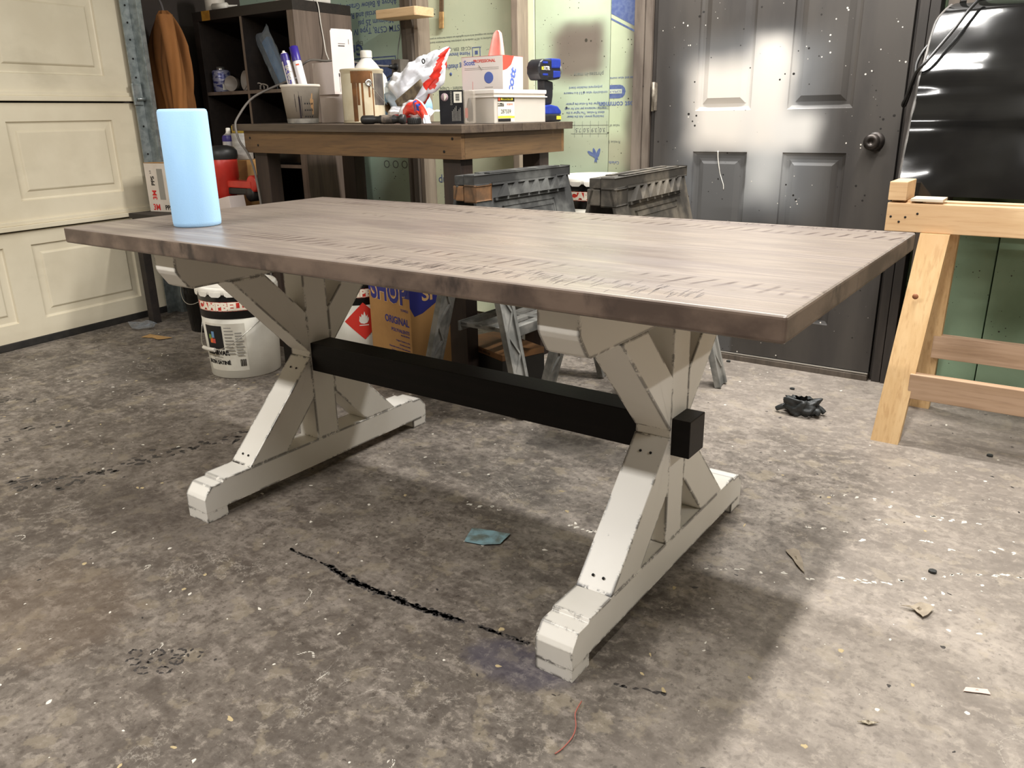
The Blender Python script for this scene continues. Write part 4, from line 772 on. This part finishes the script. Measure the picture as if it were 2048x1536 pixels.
for z in (.177,.222): m=MB(); m.box(-.055,-.022,-.0352,-.034,z,z+.008,.001); m.build('vent',DB,t)
text('XTR',.020,PLAB,t,(-.030,-.0352,.204),UP,bold=.0006); m=MB(); m.box(-.062,-.050,-.0352,-.0345,.198,.210); m.build('logo_dot',YEL,t)
m=MB(); m.prism([(.0,.205),(.055,.205),(.062,.215),(.06,.243),(.0,.243)],1,-.0365,.0365,.006); m.build('blue_shroud',DB,t); m=MB(); m.prism([(.012,.168),(.058,.172),(.058,.196),(.012,.196)],1,-.0362,.0362,.003); m.build('blue_shroud',DB,t)
m=MB(); m.lathe([(.022,0),(.030,.006),(.026,.02),(.013,.026),(.012,.04),(.006,.041),(.005,.05),(0,.05)],20,TR(.064,0,.200)@RY(math.pi/2)); m.build('chuck',STEEL,t)
# ------------------------------------------------------------------ wall fittings
t=thing('outlet_box','grey surface electrical outlet box screwed to the doubled stud','outlet',(-.748,2.10,1.18))
m=MB(); m.box(0,.062,0,.065,0,.115,.004); m.build('housing',M('outlet_grey',S(104,98,90),S(84,78,72),.6,scale=20),t)
for z in (.03,.08):
    m=MB(); m.lathe([(0,0),(.017,0),(.017,.004),(0,.004)],20,TR(.031,0,z)@RX(math.pi/2)); m.build('socket',BLK,t)
m=MB(); m.lathe([(0,0),(.011,0),(.011,.03),(.006,.05),(0,.05)],14,TR(.031,-.004,.08)@RX(math.pi/2)); m.build('plug',BLK,t)
c=MB(); c.tube([(-.716,2.055,1.262),(-.73,2.0,1.262),(-.80,1.93,1.275),(-.86,1.86,1.29),(-.78,1.70,1.275),(-.705,1.535,1.268),(-.74,1.50,1.235),(-.72,1.47,1.20),(-.70,1.455,1.195)],.005,8)
c.tube([(-.70,1.455,1.195),(-.78,1.36,1.15),(-.845,1.30,1.105),(-.87,1.24,1.03),(-.865,1.222,1.0),(-.855,1.218,.965),(-.845,1.222,.93),(-.83,1.245,.88),(-.82,1.262,.80),(-.81,1.27,.6),(-.80,1.27,.3),(-.78,1.24,.02)],.005,8)
tag(c.build('power_cable',M('cord_grey',S(104,98,92),None,.5)),'grey power cord running from outlet over cartons and down the bench front','cord')
c=MB(); c.tube([(-.730,2.10,1.23),(-.745,2.075,1.215),(-.765,2.06,1.195),(-.785,2.06,1.165),(-.795,2.07,1.15)],.0035,6); tag(c.build('short_cord',M('cable_black',S(26,25,24),None,.35)),'short dark cord hanging from the lower outlet','cord')
c=MB(); c.tube([(-.735,2.135,1.296),(-.738,2.15,1.36),(-.726,2.157,1.42),(-.727,2.16,1.47),(-.735,2.16,1.54)],.003,6); tag(c.build('thin_wire',M('wire_grey',S(96,100,92),None,.5)),'thin grey wire running up the doubled stud','wire')
m=MB(); m.prism([(-.765,2.03),(-.515,2.03),(-.505,2.04),(-.505,2.16),(-.765,2.16)],2,1.475,1.515,.004); tag(m.build('shelf_block',PINEX),'short pale wooden block shelf nailed to the doubled stud','wood block')
t=thing('paint_brush','wooden paint stick with dark tip hanging on the foam wall','paint stick',(-.548,2.262,1.435),rot=(0,math.radians(4),0))
m=MB(); m.box(-.013,.013,-.004,.004,0,.075,.001); m.build('blade',M('stick_tan',S(196,160,108),S(170,130,84),.6,scale=60),t); m=MB(); m.box(-.011,.011,-.004,.004,.0752,.16,.001); m.build('handle',M('stick_dark',S(86,66,50),S(120,96,70),.6,scale=50),t)
# ------------------------------------------------------------------ things in and on the cube shelf
sz=shz[2]+.0004   # third board, one below the top row
t=thing('small_solvent_can','small navy and silver can on the shelf','can',(-1.803,1.865,sz))
m=MB(); m.lathe([(0,0),(.046,0),(.048,.003),(.048,.105),(.044,.112),(.022,.116)],28); m.build('can_body',M('can_navy',S(50,54,110),S(150,150,170),.35,metal=.3,scale=26,stretch=(1,1,2),lo=.45,hi=.55),t); m=MB(); m.lathe([(.022,.114),(.022,.130),(0,.131)],20,cap=False); m.build('cap',STEEL,t); A=toC(-1.803,1.865); band(t,'label',.0485,.0485,.01,.04,A,A+.6,PLAB,seg=6)
for i,(dx,rr,rz_,lb) in enumerate(((0,.040,20,'smaller milky plastic cup lying on its side on the shelf'),(.085,.052,-12,'bigger milky plastic cup lying on its side against the shelf divider'))):
    t=thing('plastic_cup',lb,'cup',(-1.70+dx,1.845+.03*i,sz+rr+.001),rot=(math.pi/2-.06,0,math.radians(rz_)),group='plastic cups on the shelf'); m=MB(); m.lathe([(0,-.10),(rr*.75,-.10),(rr*.98,0),(rr,.002),(rr*.95,.002),(rr*.72,-.096),(0,-.096)],28); m.build('cup_wall',M('milky_cup',S(150,140,130),S(170,160,150),.4,scale=8,alpha=.9),t)
t=thing('blue_packet','blue packet in a clear plastic bag leaning in the shelf','packet',(-1.295,1.885,sz+.022),rot=(math.radians(-4),math.radians(-33),0))
m=MB(); m.box(-.028,.028,-.015,.015,.01,.27,.006); m.build('blue_pack',M('packet_blue',S(56,120,176),S(40,98,150),.35,scale=12),t)
m=MB(); m.grid(lambda u,v:Vector((-.052+.125*u+.008*noise.noise(Vector((u*5,v*6,1))),-.024-.012*math.sin(u*3.1)+.008*noise.noise(Vector((u*7,v*9,3))),.0+.30*v+.012*math.sin(u*7))),14,18); o=m.build('clear_bag',M('clear_film',S(170,180,190),None,.12,alpha=.22,spec=.8),t,smooth=True); o.modifiers.new('s','SOLIDIFY').thickness=.001
m=MB(); 
for i in range(5): m.tube([(-1.60+.03*i,1.85+.01*(i%3),sz+.006),(-1.58+.03*i,1.86,sz+.03+.006*(i%2)),(-1.55+.03*i,1.87,sz+.022),(-1.53+.028*i,1.86,sz+.006)],.004,6)
tag(m.build('plastic_scraps',M('milky_cup',S(150,140,130),None,.4)),'crumpled clear plastic scraps on the shelf board','plastic scraps')
t=thing('white_tube_can','white can standing on top of the cube shelf','can',(-1.83,1.90,1.5754)); m=MB(); m.lathe([(0,0),(.05,0),(.052,.004),(.052,.14),(.048,.145),(0,.145)],28); m.build('can_body',PLA,t)
t=thing('caulk_tube','white caulking tube lying on top of the cube shelf','tube',(-1.74,1.86,1.5754+.020),rot=(0,math.pi/2,math.radians(12))); m=MB(); m.lathe([(0,-.04),(.019,-.04),(.019,.05),(.012,.055),(.006,.06),(.002,.12),(0,.12)],20); m.build('tube_body',PLID,t)
t=thing('white_tray','white tray lying on top of the cube shelf corner','tray',(-1.16,1.90,1.5754)); m=MB(); m.box(-.09,.06,-.07,.16,0,.02,.006); m.build('tray_body',PLID,t)
c=MB(); c.tube([(-1.10,1.93,1.592),(-1.086,1.945,1.585),(-1.086,1.96,1.55),(-1.085,1.965,1.48),(-1.084,1.975,1.40),(-1.06,1.96,1.34),(-1.0,1.92,1.30)],.003,6); tag(c.build('white_cable',PLID),'thin white cord hanging down the side of the cube shelf','cord')
# in the lower cubes, seen under the bench
t=thing('parts_carton','small open cardboard box of metal bits in the lower shelf cube','carton',(-1.255,1.83,shz[0]+.0004)); m=MB(); m.box(-.12,.09,0,.003,0,.10); m.box(-.12,.09,.197,.20,0,.10); m.box(-.12,-.117,.003,.197,0,.10); m.box(.087,.09,.003,.197,0,.10); m.box(-.117,.087,.003,.197,0,.003); m.build('box',KR,t)
m=MB(); rd=random.Random(5)
for i in range(26): m.tube([(rd.uniform(-.10,.07),rd.uniform(.02,.18),rd.uniform(.08,.11)) for _ in range(2)],.004,5)
tag(m.build('metal_bits',M('dull_metal',S(150,144,136),S(60,56,52),.4,metal=.6,scale=30),t),kind='stuff')
t=thing('black_bin','black plastic bin in the shelf cube above the carton','bin',(-1.28,1.83,shz[1]+.0004)); m=MB(); m.box(-.13,.13,0,.25,0,.16,.01); m.build('bin_body',PB,t); m=MB(); m.box(-.135,.135,-.005,.255,.160,.172,.004); m.build('bin_rim',PB,t)
# ------------------------------------------------------------------ corner cart with spray gear
ca=thing('low_cart','low dark wooden cart in the corner holding cartons and sander','cart',(0,0,0)); DKW=wood('dark_cart_wood',S(52,44,38),S(40,34,30),S(26,22,20),0,.7)
m=MB(); m.box(-1.80,-1.02,1.20,1.755,.555,.58,.002); m.build('cart_top',DKW,ca)
for (x,y) in ((-1.79,1.21),(-1.075,1.21),(-1.79,1.70),(-1.075,1.70)): m=MB(); m.box(x,x+.045,y,y+.045,0,.5545,.002); m.build('leg',DKW,ca)
t=thing('filter_carton','white carton with red 3M lettering beside the garage track','carton',(-1.76,1.30,.5804),math.radians(10)); m=MB(); m.box(0,.27,0,.22,0,.242,.002); m.build('box',M('carton_white',S(224,214,204),S(212,202,190),.7,scale=8),t); RED3=M('red_logo',S(214,32,36),None,.5)
m=MB(); m.box(.0,.27,-.001,.06,.2425,.2445); m.build('open_flap',KR,t)
text('3M',.042,RED3,t,(.052,-.0006,.022),UP,bold=.0011,sx=.95); text('PPS',.032,INK,t,(.135,-.0006,.022),UP,bold=.001); text('3M',.040,RED3,t,(.050,-.0006,.085),(math.pi/2,math.radians(-90),0),bold=.0011,sx=.95); text('PPS',.032,INK,t,(.050,-.0006,.155),(math.pi/2,math.radians(-90),0),bold=.001); text('2.0',.014,INK,t,(.040,-.0006,.198),(math.pi/2,math.radians(-90),0))
m=MB(); m.box(.085,.125,-.0006,0,.062,.215); m.build('printed_panel',GINK,t)
t=thing('red_polisher','red and black electric polisher resting on the corner cart','power tool',(-1.315,1.455,.5804)); RD=M('tool_red',S(206,58,44),S(190,48,38),.4,scale=12)
m=MB(); m.lathe([(0,0),(.045,0),(.05,.01),(.05,.09),(.062,.10),(.066,.165),(.07,.17),(.07,.27),(.066,.275)],32); m.build('motor_body',RD,t)
m=MB(); m.lathe([(.073,.262),(.076,.275),(.074,.30),(.06,.318),(.03,.326),(0,.327)],32,cap=False); m.build('motor_cap',BLK,t)
m=MB(); m.box(.0,.235,-.028,.028,.128,.162,.006); m.build('handle_arm',RD,t); m=MB(); m.box(.0,.235,-.026,.026,.096,.1275,.006); m.build('arm_underside',BLK,t)
m=MB(); m.lathe([(0,0),(.036,0),(.040,.006),(.040,.045),(.034,.05),(0,.05)],24,TR(.235,.025,.15)@RX(math.pi/2)); m.build('arm_end',RD,t); m=MB(); m.lathe([(0,0),(.030,0),(.034,.006),(.034,.05),(.028,.056),(0,.056)],24,TR(.215,.028,.10)@RX(math.pi/2)); m.build('wheel',BLK,t)
t=thing('grey_jar','grey lidded jar in front of the red polisher','jar',(-1.345,1.355,.5804)); m=MB(); m.lathe([(0,0),(.03,0),(.036,.01),(.038,.075),(.042,.078),(.042,.092),(.038,.095),(0,.095)],28); m.build('jar_body',M('jar_grey',S(110,114,114),S(92,96,96),.25,scale=9),t)
t=thing('white_pad_box','flat white box tilted under the polisher arm','box',(-1.17,1.345,.5804),rot=(0,math.radians(-10),math.radians(-8))); m=MB(); m.box(-.10,.10,-.03,.05,.019,.088,.002); m.build('box',WHT,t)
t=thing('plain_carton','small plain brown carton behind the red polisher','carton',(-1.535,1.585,.5804)); m=MB(); m.box(0,.235,0,.15,0,.248,.002); m.build('box',KR,t); m=MB(); m.box(.0,.05,-.0007,0,.0,.24); m.build('tape_strip',WHT,t)
t=thing('spray_can','silver and purple spray can on the plain brown carton','spray can',(-1.475,1.625,.829)); m=MB(); m.lathe([(0,0),(.033,0),(.034,.003),(.034,.105),(.03,.118),(.018,.128)],24); m.build('can_body',M('can_silver',S(190,188,190),S(170,166,170),.35,metal=.3,scale=9),t); m=MB(); m.lathe([(.0345,.090),(.0345,.108),(.030,.120)],24,cap=False); m.build('purple_band',PURP,t); m=MB(); m.lathe([(.018,.126),(.012,.135),(.011,.155),(.006,.157),(0,.157)],16,cap=False); m.build('nozzle',PLID,t)
A=toC(-1.475,1.625); band(t,'blue_mark',.0346,.0346,.012,.028,A-.1,A+.5,NAVY,seg=5); band(t,'red_mark',.0347,.0347,.022,.034,A+.1,A+.6,PRD,seg=5)
t=thing('label_can','grey can with yellow lid on the plain brown carton','can',(-1.385,1.635,.829)); m=MB(); m.lathe([(0,0),(.047,0),(.049,.003),(.049,.125),(.046,.13),(0,.13)],28); m.build('can_body',M('can_paper',S(176,172,166),S(150,146,140),.5,scale=16,stretch=(1,1,3)),t); m=MB(); m.lathe([(.044,.1305),(.044,.165),(.041,.168),(0,.168)],28); m.build('lid',M('lid_yellow',S(190,160,60),None,.45),t)
# ------------------------------------------------------------------ brown coveralls on the jamb
cv=thing('canvas_coverall','brown canvas work coverall hanging from a hook beside garage door','clothing',(-1.90,1.63,0)); CAN=M('brown_canvas',S(150,98,50),S(122,78,38),.85,scale=5,stretch=(2,2,.5),bump=.15,bscale=500)
def cov(u,v):
    a=u*2*math.pi; z=.60+.97*(1-v)
    w=.022+.088*min(1,v*5.5)**.7+.012*math.sin(v*9); d=.018+.055*min(1,v*4)**.8
    f=1+.20*math.sin(a*5+v*2.2)+.13*math.sin(a*9-v*5)+.10*noise.noise(Vector((math.cos(a)*2,math.sin(a)*2,v*7)))
    if .58<v<.66: f*=1.07
    return Vector((w*f*math.cos(a)+.02*v-.01*math.sin(v*6),d*f*math.sin(a),z))
m=MB(); m.grid(cov,72,60); m.build('garment_body',CAN,cv,smooth=True)
def slv(u,v):
    a=u*2*math.pi; z=1.54-.66*v; r=.045*(1-.25*v)*(1+.13*math.sin(a*4+v*7)); return Vector((.085+.05*math.sin(v*3.0)+r*math.cos(a),-.055-.012*v+r*.8*math.sin(a),z))
m=MB(); m.grid(slv,36,40); m.build('sleeve',CAN,cv,smooth=True)
m=MB(); m.prism([(-.085,.84),(-.02,.82),(-.02,.98),(-.085,.965)],1,-.080,-.074,.002); m.build('pocket',CAN,cv)
m=MB(); m.tube([(0,.0,1.56),(-.01,.0,1.60),(-.03,.0,1.63),(-.06,.0,1.66)],.006,8); m.build('hanging_loop',M('loop_grey',S(90,84,84),None,.7),cv)
# ------------------------------------------------------------------ on the floor
DK_=M('dark_floor_paint',S(46,42,40),S(60,55,52),.55,scale=30); WH_=M('white_floor_paint',S(214,208,196),None,.5); TN_=M('tan_floor_paint',S(176,158,120),None,.5)
m=MB(); rd=random.Random(21); random.seed(21)
pts=[(.734,.049),(.792,.047),(.88,.048),(.964,.033),(1.029,.033),(1.119,.036),(1.204,.041),(1.284,.053)]
def along(m,pts,n,r0,r1,jit,el=1.8):
    for (x0,y0),(x1,y1) in zip(pts,pts[1:]):
        for i in range(n):
            t=rd.random(); m.blob(x0+(x1-x0)*t+rd.gauss(0,jit),y0+(y1-y0)*t+rd.gauss(0,jit),rd.uniform(r0,r1)*el,rd.uniform(r0,r1),math.atan2(y1-y0,x1-x0)+rd.gauss(0,.2))
along(m,pts[:3],26,.0012,.0042,.0016); along(m,pts[2:],60,.0015,.0055,.0042); along(m,[(1.321,.058),(1.376,.063),(1.447,.07)],26,.0012,.0045,.003)
along(m,[(1.60,.045),(1.70,.075),(1.74,.09)],4,.002,.006,.003)
for (x,y) in [(-.293,-.173),(-.259,-.134),(-.217,-.143),(-.198,-.094),(-.191,-.068),(-.12,-.096),(-.138,-.042),(-.129,.023),(-.115,.05),(-.138,.125),(-.092,.141),(-.108,.211),(-.064,.254),(-.037,.31),(-.043,.352),(-.016,.41),(-.017,.441),(-.034,.495),(-1.121,.18),(-1.087,.202),(-.998,.245),(-.659,-.005),(-.706,.091),(-.641,.172),(-.761,.529)]:
    for i in range(4): m.blob(x+rd.gauss(0,.016),y+rd.gauss(0,.016),rd.uniform(.006,.017),rd.uniform(.004,.011),rd.random()*3)
for i in range(150): m.blob(rd.uniform(-1.6,2.3),rd.uniform(-.7,2.1),rd.uniform(.002,.0065),rd.uniform(.0015,.005),rd.random()*3)
# treaded boot print of dark outlined pads
for (x,y,s) in ((.80,-.40,1),(.835,-.375,1),(.87,-.35,1.1),(.82,-.42,1),(.855,-.395,1),(.89,-.37,1),(.86,-.425,1),(.895,-.40,1),(.90,-.335,1.2)):
    for k in range(7):
        a0=2*math.pi*k/7+rd.gauss(0,.25)
        if rd.random()<.75: m.blob(x+.014*s*math.cos(a0)+.004*s*math.sin(a0),y+.009*s*math.sin(a0),.0062,.0028,a0+math.pi/2+rd.gauss(0,.3),n=6)
tag(m.build('dark_paint_drips',DK_),'dark paint drips and smears on the concrete floor','paint drips',kind='stuff')
m=MB()
for L in ([(1.631,.534),(1.666,.555),(1.698,.582),(1.744,.588),(1.792,.618),(1.847,.627),(1.902,.671),(1.933,.679),(1.953,.685),(1.967,.692),(1.991,.706),(2.018,.733),(2.063,.771),(2.094,.804),(2.112,.821),(2.126,.836),(2.159,.855),(2.192,.875),(2.211,.89),(2.24,.901)],[(1.776,1.093),(1.804,1.112),(1.833,1.115),(1.88,1.125),(1.923,1.103),(1.997,1.087),(2.027,1.104),(2.044,1.108),(2.073,1.111),(2.101,1.114),(2.134,1.129)],[(1.775,.87),(1.811,.884),(1.858,.893),(1.904,.878),(1.911,1.008),(1.932,.996),(2.028,.954),(2.044,.959),(2.09,.943),(2.15,.983),(2.181,.99),(2.221,1.008)],[(.96,.49),(.99,.495),(1.02,.51),(1.05,.505),(1.257,.537),(1.275,.538),(1.30,.542),(1.314,.543),(1.33,.545)]):
    for (x,y) in L:
        for i in range(2): m.blob(x+rd.gauss(0,.004),y+rd.gauss(0,.004),rd.uniform(.003,.008),rd.uniform(.002,.0045),rd.gauss(.5,.4))
for i in range(460):
    x=rd.uniform(-1.7,2.3); y=rd.uniform(-.7,2.1); r=rd.choice((.0012,.0018,.0025,.004)); m.blob(x,y,r*rd.uniform(1,2),r,rd.random()*3,n=7)
for i in range(10):
    x=rd.uniform(.1,1.5); y=rd.uniform(-.6,.0); a0=rd.random()*3; L=rd.uniform(.02,.07)
    for k in range(14): t=k/14; m.blob(x+L*t*math.cos(a0)+rd.gauss(0,.001),y+L*t*math.sin(a0)+.012*math.sin(t*4),.003,.0008,a0,n=6)
tag(m.build('white_paint_splatter',WH_),'white paint specks and drips spattered over the floor','paint splatter',kind='stuff')
m=MB()
for i in range(60): m.blob(rd.uniform(-1.4,2.2),rd.uniform(-.6,1.2),rd.uniform(.003,.010),rd.uniform(.002,.006),rd.random()*3)
tag(m.build('tan_paint_spots',TN_),'tan paint spots on the concrete floor','paint spots',kind='stuff')
def scrap(name,label,cat,poly,mat,lift=.006,seed=0):
    n=len(poly); cx=sum(p[0] for p in poly)/n; cy=sum(p[1] for p in poly)/n; m=MB(); K=6; rings=[[m.b.verts.new((cx,cy,.004+lift*.7))]]
    N=n*3; per=[]
    for i in range(n):
        for k in range(3): t=k/3; per.append((poly[i][0]*(1-t)+poly[(i+1)%n][0]*t,poly[i][1]*(1-t)+poly[(i+1)%n][1]*t))
    for j in range(1,K+1):
        f=j/K; ring=[]
        for (x,y) in per:
            X=cx+(x-cx)*f; Y=cy+(y-cy)*f; z=.0015+lift*(.5+.5*noise.noise(Vector((X*38,Y*38,seed))))*(1.15-.25*f); ring.append(m.b.verts.new((X+.002*noise.noise(Vector((X*90,Y*90,3))),Y,max(.001,z))))
        rings.append(ring)
    for i in range(N): m.b.faces.new((rings[0][0],rings[1][i],rings[1][(i+1)%N]))
    for a,b in zip(rings[1:],rings[2:]):
        for i in range(N): m.b.faces.new((a[i],b[i],b[(i+1)%N],a[(i+1)%N]))
    o=m.build(name,mat); o.modifiers.new('s','SOLIDIFY').thickness=.0008; return tag(o,label,cat)
scrap('blue_paper_scrap','torn pale blue towel scrap on floor under the table','paper scrap',[(1.079,.316),(1.054,.383),(1.09,.395),(1.154,.412),(1.162,.357),(1.128,.328)],M('scrap_blue',S(128,160,168),S(96,104,96),.85,scale=30),.004)
scrap('paper_strip','torn grey paper strip on the floor right of the trestle','paper scrap',[(1.761,.717),(1.776,.735),(1.79,.733),(1.815,.68),(1.829,.64),(1.803,.665),(1.786,.69)],M('scrap_tan',S(160,148,130),S(140,128,112),.85,scale=30),.006,3)
scrap('tan_paper_scrap','crumpled tan paper scrap on the bare floor at right','paper scrap',[(2.04,.617),(2.06,.628),(2.073,.652),(2.101,.646),(2.095,.615),(2.086,.598),(2.068,.618)],M('scrap_tan',S(160,148,130),None,.85),.012,5)
scrap('cardboard_scrap','flat torn cardboard scrap on the floor near garage door','cardboard scrap',[(-1.531,1.006),(-1.546,1.064),(-1.46,1.075),(-1.384,1.085),(-1.407,1.027),(-1.47,1.03)],M('scrap_card',S(176,140,90),None,.8),.006,2)
scrap('clear_wrap','crumpled clear plastic wrap at the garage door corner','plastic wrap',[(-1.84,1.12),(-1.78,1.195),(-1.68,1.19),(-1.62,1.12),(-1.70,1.06)],M('clear_film',S(170,180,190),None,.12,alpha=.22,spec=.8),.03,4)
scrap('pink_tape','short pale pink tape piece on the floor at lower right','tape',[(2.188,.398),(2.190,.412),(2.225,.428),(2.229,.415)],M('tape_pink',S(214,186,176),None,.5),.002,4)
scrap('dry_leaf','small dry curled leaf on the floor at bottom right','leaf',[(2.047,.207),(2.062,.218),(2.079,.224),(2.066,.209)],M('leaf_brown',S(110,98,78),S(170,160,140),.8,scale=200),.006,4)
# crumpled black glove
t=thing('black_glove','crumpled black disposable glove on the floor right of the table','glove',(1.515,1.68,0))
def gl(u,v):
    a=u*2*math.pi; r=.052*(1-abs(v-.45)**2*1.5); n=noise.noise(Vector((math.cos(a)*2.2,math.sin(a)*2.2,v*3)))*.022+noise.noise(Vector((math.cos(a)*6,math.sin(a)*6,v*6)))*.010
    return Vector(((r+n)*math.cos(a)*1.1,(r+n)*math.sin(a)*.75,.002+.058*math.sin(v*math.pi/2)**1.2*(1+n*9)))
GLV=M('glove_nitrile',S(50,52,52),S(34,36,36),.5,scale=40,bump=.3,bscale=70)
m=MB(); m.grid(gl,40,18); m.build('palm_wad',GLV,t,smooth=True)
for a,L in ((3.3,.085),(2.7,.06),(.3,.08),(-.4,.06)): m=MB(); m.tube([(.035*math.cos(a),.03*math.sin(a),.02),(.06*math.cos(a+.2),.05*math.sin(a+.2),.026),(L*math.cos(a+.1),L*.8*math.sin(a+.1),.012)],lambda q:.013*(1-.35*q),9); m.build('finger',GLV,t)
c=MB(); c.tube([(1.621,-.019,.003),(1.628,-.053,.004),(1.645,-.079,.003),(1.655,-.108,.006),(1.653,-.137,.003),(1.649,-.154,.003)],.0011,6); tag(c.build('red_string',M('string_red',S(168,96,84),None,.8)),'thin reddish string lying on the floor at front','string')
for i,(x,y,lb) in enumerate(((1.408,1.933,'tiny black crumb on pale floor between door and glove'),(1.07,2.150,'tiny black crumb on the floor close to the door sill'),(2.105,1.624,'tiny black crumb on the floor under the pine sawhorse'),(2.073,.81,'tiny black flake beside the row of white drips'))):
    m=MB(); m.prism([(.012*math.cos(a)*(.7+.3*((k*7)%5)/5),.008*math.sin(a)) for k,a in enumerate([2*math.pi*j/7 for j in range(7)])],2,0,.006,.001); o=m.build('black_crumb',GLV); o.location=(x,y,.0005); tag(o,lb,'debris')
